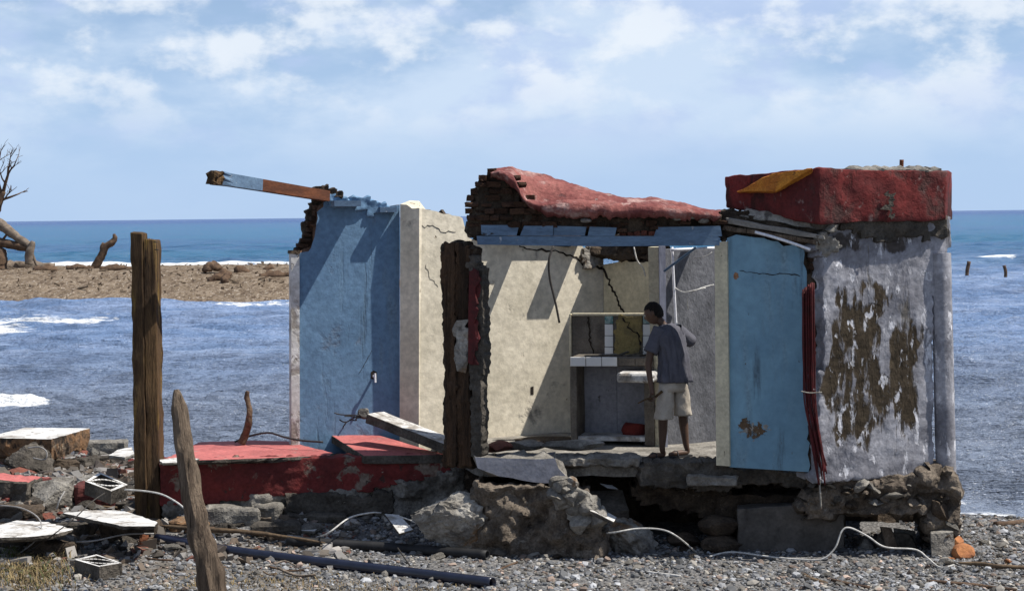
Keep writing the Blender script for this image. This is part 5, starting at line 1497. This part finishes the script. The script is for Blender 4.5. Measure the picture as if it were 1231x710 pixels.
for pts, rad, m, lab in (
    ([(246, 327, 118), (252, 321, 118), (262, 322, 118), (268, 328, 118)], [.12, .26, .22, .10], 'driftwood', 'dark rounded root at the back of the shingle bar'),
    ([(250, 338, 108), (260, 335, 108), (268, 330, 108), (270, 326, 108)], [.12, .22, .22, .12], 'driftwood', 'dark knotted driftwood lump in the middle of the bar'),
    ([(268, 340, 108), (272, 334, 108), (276, 328, 108)], [.16, .20, .12], 'driftwood', 'short upright root beside the knotted lump'),
    ([(312, 333, 112), (330, 332, 112), (352, 331, 112)], [.14, .24, .22], 'driftwood', 'long log at the right end of the bar'),
    ([(283, 328, 120), (290, 326, 120), (296, 328, 120)], [.2, .3, .2], 'driftwood', 'dark stone like root behind the upright root'),
    ([(0, 322, 115), (25, 321, 115), (66, 322, 115)], [.3, .34, .2], 'driftwood_pale', 'long pale log under the fallen tree'),
    ([(40, 326, 112), (58, 324, 112), (68, 325, 112)], [.2, .26, .14], 'driftwood', 'dark log beyond the foot of the fallen tree'),
    ([(80, 324, 116), (96, 322, 116), (112, 324, 116)], [.14, .2, .14], 'driftwood', 'small log left of the forked stump'),
    ([(120, 324, 118), (140, 323, 118), (160, 325, 118)], [.15, .2, .12], 'driftwood', 'low log right of the forked stump'),
    ([(318, 325, 120), (324, 323, 120), (330, 325, 120)], [.12, .2, .12], 'driftwood', 'small dark root above the long log')):
    low = max(pts, key=lambda q: q[1])
    Yl = spit_Y(low[0], low[1])
    dpx('driftwood_log', [(q[0], q[1] - .5, Yl + .3 * i) for i, q in enumerate(pts)], rad, m, lab, 'driftwood', wob=.9, n=10)
tag(px_tube('sea_stake', [(1162, 336, 116), (1163, 324, 116), (1165, 314, 116)], .11, M['driftwood'], n=8, wob=.3, k=3), 'left of two dark stakes standing in the sea', 'stake')
tag(px_tube('sea_stake', [(1208, 340, 116), (1209, 328, 116), (1207, 319, 116)], .10, M['driftwood'], n=8, wob=.3, k=3), 'right of two dark stakes standing in the sea', 'stake')
# litter of driftwood scraps over the bar
rl = random.Random(8)
acc = []
for k in range(1500):
    X, Yq = rl.uniform(-48, -6), rl.uniform(97, 124)
    zz = float(spitz(np.array([X]), np.array([Yq]))[0])
    if zz < SEA + .12 or float(fbm(np.array([X * .35]), np.array([Yq * .5]), 91)[0]) < rl.uniform(.35, .75): continue
    L = min(1.2, .05 + rl.expovariate(1 / .12)); a = rl.uniform(0, 6.28); r = rl.uniform(.02, .07)
    acc.append(tube([(X, Yq, zz + r * .4), (X + L * math.cos(a), Yq + L * math.sin(a), zz + r + rl.uniform(0, .12))], [r, r * .6], 4))
tag(build('driftwood_litter', *merge(acc), M['debris']), 'dark litter of driftwood scraps over the shingle bar', 'litter', None, 'stuff')

# ------------------------------------------------------------------ shingle, grass
def pebbles():
    rs = np.random.RandomState(3)
    t = (1 + 5 ** .5) / 2
    ico = np.array([(-1, t, 0), (1, t, 0), (-1, -t, 0), (1, -t, 0), (0, -1, t), (0, 1, t), (0, -1, -t), (0, 1, -t), (t, 0, -1), (t, 0, 1), (-t, 0, -1), (-t, 0, 1)], float) / math.sqrt(1 + t * t)
    icf = np.array([(0, 11, 5), (0, 5, 1), (0, 1, 7), (0, 7, 10), (0, 10, 11), (1, 5, 9), (5, 11, 4), (11, 10, 2), (10, 7, 6), (7, 1, 8), (3, 9, 4), (3, 4, 2), (3, 2, 6), (3, 6, 8), (3, 8, 9), (4, 9, 5), (2, 4, 11), (6, 2, 10), (8, 6, 7), (9, 8, 1)])
    N = 96000
    X = rs.uniform(-6.2, 7.6, N); Y = 14.6 + (24.2 - 14.6) * rs.uniform(0, 1, N) ** 1.05
    keep = (np.abs(X) < Y * .272) & (shoreY(X) - Y > -.1)
    keep &= ~((X > -3.6) & (X < 4.1) & (Y > 20.4))
    keep &= rs.uniform(0, 1, N) < sstep(14.4, 17.2, Y) + .03
    dens = np.where(X < -1.8, .45 + .45 * (Y < 19.6), 1.0) * np.clip(.45 + 1.4 * (fbm(X * .9, Y * .9, 61, 3) - .25), .25, 1)
    keep &= rs.uniform(0, 1, N) < dens
    X, Y = X[keep], Y[keep]; n = len(X)
    Z = gz(X, Y)
    s = np.clip(np.exp(rs.normal(math.log(.0132), .48, n)), .007, .05)
    sc = np.stack([s * rs.uniform(.9, 1.5, n), s * rs.uniform(.8, 1.2, n), s * rs.uniform(.45, .8, n)], -1)
    yaw = rs.uniform(0, 6.28, n); ti = rs.normal(0, .35, n)
    v = ico[None] * (1 + rs.uniform(-.22, .22, (n, 12, 1))) * sc[:, None, :]
    x, y, zz = v[..., 0], v[..., 1], v[..., 2]
    ct, st = np.cos(ti)[:, None], np.sin(ti)[:, None]
    x, zz = x * ct + zz * st, -x * st + zz * ct
    cy, sy = np.cos(yaw)[:, None], np.sin(yaw)[:, None]
    x, y = x * cy - y * sy, x * sy + y * cy
    V = np.stack([x + X[:, None], y + Y[:, None], zz + Z[:, None] + sc[:, 2:3] * .45], -1).reshape(-1, 3)
    Fc = (icf[None] + (np.arange(n) * 12)[:, None, None]).reshape(-1, 3)
    b = np.clip(np.exp(rs.normal(math.log(.138), .58, n)), .045, .40)[:, None]
    hue = rs.uniform(0, 1, n)[:, None]
    tint = np.where(hue < .62, [[.98, 1.0, 1.04]], np.where(hue < .90, [[1.08, 1.0, .88]], [[1.22, .93, .76]]))
    c = np.repeat(b * tint, 12, 0)
    tag(rawmesh('pebbles', V, Fc, M['pebble'], 'stuff', ('tone', c), False), 'loose grey shingle covering the beach', 'gravel')
pebbles()
def rubble_bits():
    rs = np.random.RandomState(8)
    N = 34000
    X = rs.uniform(-7.6, -1.6, N); Y = rs.uniform(18.4, 30, N)
    keep = (np.abs(X) < Y * .272) & (shoreY(X) - Y > .4) & ~((X > -3.6) & (Y > 20.2))
    keep &= (rs.uniform(0, 1, N) < np.clip(1.9 * (fbm(X * 1.1, Y * 1.1, 71, 3) - .22), .05, 1) * np.clip((Y - 18.2) / 1.4, .08, 1))
    X, Y = X[keep], Y[keep]; n = len(X)
    cube = np.array([(a, b, c) for a in (-1, 1) for b in (-1, 1) for c in (-1, 1)], float)
    qf = np.array([(0, 1, 3, 2), (4, 6, 7, 5), (0, 4, 5, 1), (2, 3, 7, 6), (0, 2, 6, 4), (1, 5, 7, 3)])
    s = np.clip(np.exp(rs.normal(math.log(.017), .6, n)), .008, .08)
    v = cube[None] * (1 + rs.uniform(-.45, .25, (n, 8, 3))) * np.stack([s * rs.uniform(.8, 1.8, n), s, s * rs.uniform(.3, .8, n)], -1)[:, None, :]
    A = rs.normal(0, .5, n)[:, None]; Bq = rs.uniform(0, 6.28, n)[:, None]
    x, y, z = v[..., 0], v[..., 1], v[..., 2]
    x, z = x * np.cos(A) + z * np.sin(A), -x * np.sin(A) + z * np.cos(A)
    x, y = x * np.cos(Bq) - y * np.sin(Bq), x * np.sin(Bq) + y * np.cos(Bq)
    V = np.stack([x + X[:, None], y + Y[:, None], z + gz(X, Y)[:, None] + s[:, None] * .3], -1).reshape(-1, 3)
    Fc = (qf[None] + (np.arange(n) * 8)[:, None, None]).reshape(-1, 4)
    pal = np.array([(.20, .19, .18), (.10, .085, .07), (.13, .10, .075), (.30, .28, .26), (.17, .075, .055), (.06, .05, .045), (.45, .44, .42)])
    c = pal[rs.choice(7, n, p=[.24, .24, .22, .12, .06, .09, .03])] * rs.uniform(.7, 1.3, (n, 1))
    tag(rawmesh('rubble_bits', V, Fc, M['pebble'], 'stuff', ('tone', np.repeat(c, 8, 0)), False), 'small broken bits of concrete, brick and earth strewn at the left', 'rubble')
rubble_bits()
def grass(name, cx, cy, rx, ry, count, hmax, mats, label, seed):
    rg = random.Random(seed)
    V, Fc, mi = [], [], []
    for k in range(count):
        x, y = cx + rg.gauss(0, rx), cy + rg.gauss(0, ry)
        b = ghit(x, y)
        h = hmax * rg.uniform(.35, 1); a = rg.uniform(0, 6.28); ln = rg.uniform(.3, 1.5)
        d = Vector((math.cos(a), math.sin(a), 0)); s = Vector((-d.y, d.x, 0)) * rg.uniform(.003, .006)
        m = b + d * h * ln * .4 + Vector((0, 0, h * .6)); e = b + d * h * ln + Vector((0, 0, h * rg.uniform(.3, .9)))
        i = len(V)
        V += [b - s, b + s, m + s * .7, m - s * .7, e]
        Fc += [[i, i + 1, i + 2, i + 3], [i + 3, i + 2, i + 4]]; c = 0 if rg.random() < .86 else 1; mi += [c, c]
    o = build(name, V, Fc, [M[m] for m in mats], None, False, mi)
    tag(o, label, 'grass', None, 'stuff')
grass('dry_grass', 36, 690, 30, 12, 1500, .13, ('straw', 'green_leaf'), 'tuft of dry straw coloured grass in the bottom left corner', 3)
grass('dry_grass', 300, 700, 70, 6, 700, .05, ('straw', 'straw'), 'sparse straw along the bottom of the picture', 4)
grass('dry_grass', 470, 708, 80, 4, 500, .05, ('straw', 'straw'), 'straw strewn on the gravel below the pipe end', 5)
grass('green_weed', 8, 668, 6, 4, 70, .16, ('green_leaf', 'green_leaf'), 'small green weed at the left edge of the rubble', 6)
grass('dry_grass', 1205, 660, 24, 14, 200, .05, ('debris', 'straw'), 'dark seaweed strands drying on the beach at the right', 7)

# ------------------------------------------------------------------ the boy looking into the house
YB = 19.98
def skin_mesh(joints, bones, sub=2):
    """joints: name -> (point, radius); one continuous skinned surface"""
    names = list(joints)
    me = bpy.data.meshes.new('tmp')
    me.from_pydata([joints[n][0] for n in names], [(names.index(a), names.index(b)) for a, b in bones], [])
    o = bpy.data.objects.new('tmp', me); COL.objects.link(o)
    sk = o.modifiers.new('skin', 'SKIN'); sk.use_smooth_shade = True; sk.branch_smoothing = .6
    for i, n in enumerate(names):
        r = joints[n][1]
        me.skin_vertices[0].data[i].radius = (r, r) if isinstance(r, (int, float)) else r
        me.skin_vertices[0].data[i].use_root = (i == 0)
    ss = o.modifiers.new('sub', 'SUBSURF'); ss.levels = sub; ss.render_levels = sub
    dg = bpy.context.evaluated_depsgraph_get(); ev = o.evaluated_get(dg); m2 = ev.to_mesh()
    V = [v.co.copy() for v in m2.vertices]; Fc = [list(p.vertices) for p in m2.polygons]
    ev.to_mesh_clear()
    bpy.data.objects.remove(o); bpy.data.meshes.remove(me)
    return V, Fc
boy = empty('person', at(806, 548, YB), 'boy in grey shirt and beige shorts stooping into the ruin, seen from behind', 'person')
f_ = Vector((-.50, .866, 0)); r_ = Vector((.866, .50, 0)); UP = Vector((0, 0, 1))
def J(px, py, dy): return at(px, py, YB + dy)
J_ = {
    'pelvis': (J(810, 458, 0), .095), 'waist': (J(809, 438, 0), .090), 'chest': (J(806, 412, 0), .105), 'ribs': (J(804, 399, 0), .080), 'neck': (J(798, 391, .0), .044), 'skull': (J(789, 381, .0), .050),
    'shl': (J(787, 401, -.08), .054), 'ell': (J(779, 438, -.10), .036), 'wrl': (J(783, 466, -.14), .025), 'pal': (J(784.5, 475, -.15), .027),
    'shr': (J(823, 401, .07), .054), 'elr': (J(834, 413, .16), .037), 'wrr': (J(818, 402, .36), .025), 'par': (J(812, 398, .42), .026),
    'hil': (J(800, 464, -.04), .082), 'knl': (J(797, 503, -.06), .052), 'cal': (J(797, 516, -.03), .050), 'anl': (J(796, 540, -.02), .030), 'hel': (J(798, 546, .01), .032), 'bal': (J(787, 547.5, -.06), .032), 'tol': (J(779.5, 548.5, -.09), .020),
    'hir': (J(820, 462, .04), .082), 'knr': (J(821, 498, .03), .052), 'car': (J(822, 511, .06), .050), 'anr': (J(825, 537, .06), .030), 'her': (J(827.5, 543, .08), .032), 'bar': (J(811, 545, .0), .032), 'tor': (J(803.5, 546.5, -.03), .020)}
bones = [('pelvis', 'waist'), ('waist', 'chest'), ('chest', 'ribs'), ('ribs', 'neck'), ('neck', 'skull'), ('ribs', 'shl'), ('shl', 'ell'), ('ell', 'wrl'), ('wrl', 'pal'), ('ribs', 'shr'), ('shr', 'elr'), ('elr', 'wrr'), ('wrr', 'par'),
         ('pelvis', 'hil'), ('hil', 'knl'), ('knl', 'cal'), ('cal', 'anl'), ('anl', 'hel'), ('hel', 'bal'), ('bal', 'tol'), ('pelvis', 'hir'), ('hir', 'knr'), ('knr', 'car'), ('car', 'anr'), ('anr', 'her'), ('her', 'bar'), ('bar', 'tor')]
bodyV, bodyF = skin_mesh(J_, bones)
def fingers(pal, along, side, curl, r0=.0085, L0=.07):
    parts = []
    nn = along.cross(side).normalized()
    for k, (o, l) in enumerate(((-1.5, .9), (-.5, 1.0), (.5, .95), (1.5, .78))):
        p = pal + side * o * .017 + along * .018
        a1, a2, a3 = curl * .5, curl * 1.2, curl * 1.9
        pts = [p]
        for a, q in ((a1, .42), (a2, .33), (a3, .25)):
            pts.append(pts[-1] + (along * math.cos(a) + nn * math.sin(a)) * L0 * l * q)
        parts.append(tube(smoothpath(pts, 3), [r0] * 7 + [r0 * .8, r0 * .7, r0 * .45], 7))
    p = pal - side * .028
    pts = [p, p - side * .018 + along * .022 + nn * .012, p - side * .010 + along * .045 + nn * .028]
    parts.append(tube(smoothpath(pts, 3), [r0 * 1.25] * 4 + [r0, r0 * .9, r0 * .6], 7))
    return parts
al = (J_['pal'][0] - J_['wrl'][0]).normalized()
parts = [(bodyV, bodyF)] + fingers(J_['pal'][0], al, r_.cross(UP).normalized() * 1.0, 1.0)
al2 = (J_['par'][0] - J_['wrr'][0]).normalized()
parts += fingers(J_['par'][0], al2, al2.cross(UP).normalized(), .8)
# head: skull with jaw, nose, brow, lips, ears ; looks left and down
hc = J(785.5, 376.5, .0)
hf = Vector((-.90, .30, -.30)).normalized(); hs = hf.cross(UP).normalized(); hu = hs.cross(hf).normalized()
def headpt(x, y, z): return hc + hs * x + hf * y + hu * z
V, Fc = [], []
nu, nv = 32, 24
for j in range(nv + 1):
    ph = -PI / 2 + PI * j / nv
    for i in range(nu):
        a = 2 * PI * i / nu
        x, y, z = math.cos(ph) * math.cos(a), math.cos(ph) * math.sin(a), math.sin(ph)
        wx, wy = .073, .092
        if z < -.15:
            t = (-.15 - z) / .85; wx *= 1 - .35 * t; 
            if y < 0: wy *= 1 - .45 * t
        X, Yh, Z = x * wx, y * wy, z * .112
        if y > .3:
            k = max(0, 1 - abs(x) / .22)
            Yh += .020 * k * math.exp(-((z + .18) / .13) ** 2)                # nose
            Yh += .007 * math.exp(-((z - .16) / .08) ** 2) * max(0, 1 - abs(x) / .7)   # brow
            Yh -= .008 * math.exp(-((z - .02) / .08) ** 2) * math.exp(-((abs(x) - .35) / .15) ** 2)  # eye sockets
            Yh += .008 * math.exp(-((z + .42) / .05) ** 2) * max(0, 1 - abs(x) / .35)
            Yh += .007 * math.exp(-((z + .53) / .05) ** 2) * max(0, 1 - abs(x) / .3)
            Yh += .006 * math.exp(-((z + .78) / .12) ** 2) * max(0, 1 - abs(x) / .4)
        V.append(headpt(X, Yh, Z))
for j in range(nv):
    for i in range(nu):
        l = (i + 1) % nu
        Fc.append([j * nu + i, j * nu + l, (j + 1) * nu + l, (j + 1) * nu + i])
parts.append((V, Fc))
for s in (-1, 1):
    parts.append(tube([headpt(s * .070, -.012, -.030), headpt(s * .079, -.018, -.008), headpt(s * .081, -.020, .014), headpt(s * .072, -.008, .028)], [.008, .012, .013, .007], 8))
body = build('body', *merge(parts), M['skin'], boy, True)
for s in (-1, 1):
    bm = bmesh.new(); bmesh.ops.create_uvsphere(bm, u_segments=10, v_segments=8, radius=.011)
    for v in bm.verts: v.co += headpt(s * .029, .080, .004)
    build_bm('eye', bm, M['eye'], boy, True)
# short cropped hair: a rough shell over crown and back of the head
bm = bmesh.new(); bmesh.ops.create_icosphere(bm, subdivisions=5, radius=1.0)
dl = []
for v in bm.verts:
    x, y, z = v.co
    line = .42 if y > .25 else (.42 - (0.25 - y) * 1.35)
    if z < max(-.55, line): dl.append(v); continue
    wx, wy = .0785, .0985
    k = 1 + .045 * nzf(v.co, 9, 2)
    v.co = headpt(x * wx * k, y * wy * k - .003, z * .118 * k)
bmesh.ops.delete(bm, geom=dl, context='VERTS')
build_bm('hair', bm, M['hair'], boy, True)
# shirt: lofted round the trunk with folds, hanging loose over the shorts; short sleeves
def loft(rings, n=40, fold=0.0, seed=1, close=False, freq=6.0):
    V, Fc = [], []
    m = len(rings)
    for j, (c, ax, ay, ra, rbb, fo) in enumerate(rings):
        for i in range(n):
            a = 2 * PI * i / n
            p = c + ax * (ra * math.cos(a)) + ay * (rbb * math.sin(a))
            d = (p - c).normalized()
            q = Vector((math.cos(a) * 1.3, math.sin(a) * 1.3, j / m * 2.2))
            w = fold * fo * (.7 * nz(q, 1.6, seed) + .7 * (1 - 2.5 * abs(nz(Vector((q.x * 1.6, q.y * 1.6, q.z * .8 + q.x)), 2.0, seed + 4))) - .3)
            V.append(p + d * w)
    for j in range(m - 1):
        for i in range(n):
            l = (i + 1) % n
            Fc.append([j * n + i, j * n + l, (j + 1) * n + l, (j + 1) * n + i])
    if close: Fc.append(list(range(n)))
    return V, Fc
def interp(keys, m):
    out = []
    for k in range(m):
        t = k / (m - 1) * (len(keys) - 1); i = min(int(t), len(keys) - 2); u = t - i
        out.append([a + (b - a) * u for a, b in zip(keys[i], keys[i + 1])])
    return out
keys = [(800, 388.5, .058, .055, .1), (801.5, 391, .085, .070, .2), (802.5, 394.5, .150, .085, .4), (803.5, 399, .183, .100, .6), (805.5, 408, .178, .112, .8), (807.5, 420, .152, .118, 1), (809.5, 434, .148, .118, 1.2), (810.5, 447, .162, .124, 1.1), (811.5, 459, .172, .132, 1.2)]
rings = [(J(k[0], k[1], 0), (r_ + UP * .16 * max(0, 1 - i / 20)).normalized(), f_, k[2], k[3], k[4]) for i, k in enumerate(interp(keys, 40))]
V1 = loft(rings, 80, .034, 3)
def sleeve(a, b, r0, r1, seed):
    d = (b - a).normalized(); x = d.cross(f_).normalized(); y = d.cross(x)
    return loft([(a + (b - a) * t, x, y, r0 + (r1 - r0) * t, (r0 + (r1 - r0) * t) * .95, 1) for t in np.linspace(0, 1, 12)], 24, .008, seed)
shl, ell, shr, elr = J_['shl'][0], J_['ell'][0], J_['shr'][0], J_['elr'][0]
S1 = sleeve(shl + Vector((.06, .03, .05)), shl.lerp(ell, .62), .076, .072, 5)
S2 = sleeve(shr + Vector((-.09, -.04, .035)), shr.lerp(elr, .80), .080, .064, 6)
sh = build('shirt', *merge([V1, S1, S2]), M['shirt'], boy, True)
so = sh.modifiers.new('thick', 'SOLIDIFY'); so.thickness = .004
# shorts
def leg(c0, c1, r0, r1, seed):
    return loft([(c0 + (c1 - c0) * t, r_, f_, r0 + (r1 - r0) * t, (r0 + (r1 - r0) * t) * 1.02, .5 + t) for t in np.linspace(0, 1, 20)], 32, .012, seed)
L1 = leg(J(802, 460, -.03), J(797.5, 503.5, -.06), .080, .088, 7)
L2 = leg(J(818, 460, .03), J(821, 499, .03), .080, .084, 8)
wst = loft([(J(810, y, 0), r_, f_, a, b, .6) for y, a, b in ((447, .125, .088), (455, .135, .096), (463, .150, .106), (470, .150, .106))], 40, .006, 9)
so = build('shorts', *merge([wst, L1, L2]), M['shorts'], boy, True)
md = so.modifiers.new('thick', 'SOLIDIFY'); md.thickness = .004
# sandals
for (h, b) in ((J_['hel'][0], J_['tol'][0]), (J_['her'][0], J_['tor'][0])):
    d = (b - h); d.z = 0; L = d.length; d.normalize(); s = Vector((-d.y, d.x, 0))
    z0 = min(h.z, b.z) - .030
    pts = [(-.035, .026), (-.02, .034), (L * .35, .032), (L * .7, .044), (L * .9, .042), (L + .028, .02)]
    out = [Vector((h.x, h.y, 0)) + d * x + s * w for x, w in pts] + [Vector((h.x, h.y, 0)) + d * x - s * w for x, w in pts[::-1]]
    n = len(out)
    V = [o + Vector((0, 0, z0)) for o in out] + [o + Vector((0, 0, z0 + .018)) for o in out]
    Fc = [list(range(n))[::-1], list(range(n, 2 * n))] + [[i, (i + 1) % n, (i + 1) % n + n, i + n] for i in range(n)]
    sd = build('sandal', V, Fc, M['sandal'], boy)
    c = Vector((h.x, h.y, 0)) + d * L * .62
    st1 = tube(smoothpath([c + s * .045 + Vector((0, 0, z0 + .01)), c + s * .02 + Vector((0, 0, z0 + .062)), c + d * .05 + Vector((0, 0, z0 + .045)), c - s * .02 + Vector((0, 0, z0 + .062)), c - s * .045 + Vector((0, 0, z0 + .01))], 4), .008, 6)
    build('strap', *st1, M['sandal'], boy, True)
hp_ = J_['pal'][0] + al * .03
tag(px_tube('stick', [at(767, 484.5, YB - .30), at(778, 479, YB - .22), hp_, at(796, 470, YB - .12)], .01, M['wood_brown'], radii=[.006, .010, .013, .014], n=8, k=4), 'short dark stick held in the left hand of the boy', 'stick')

for o in scene.objects:
    if o.parent is None and 'category' in o and 'kind' not in o: o['kind'] = 'thing'
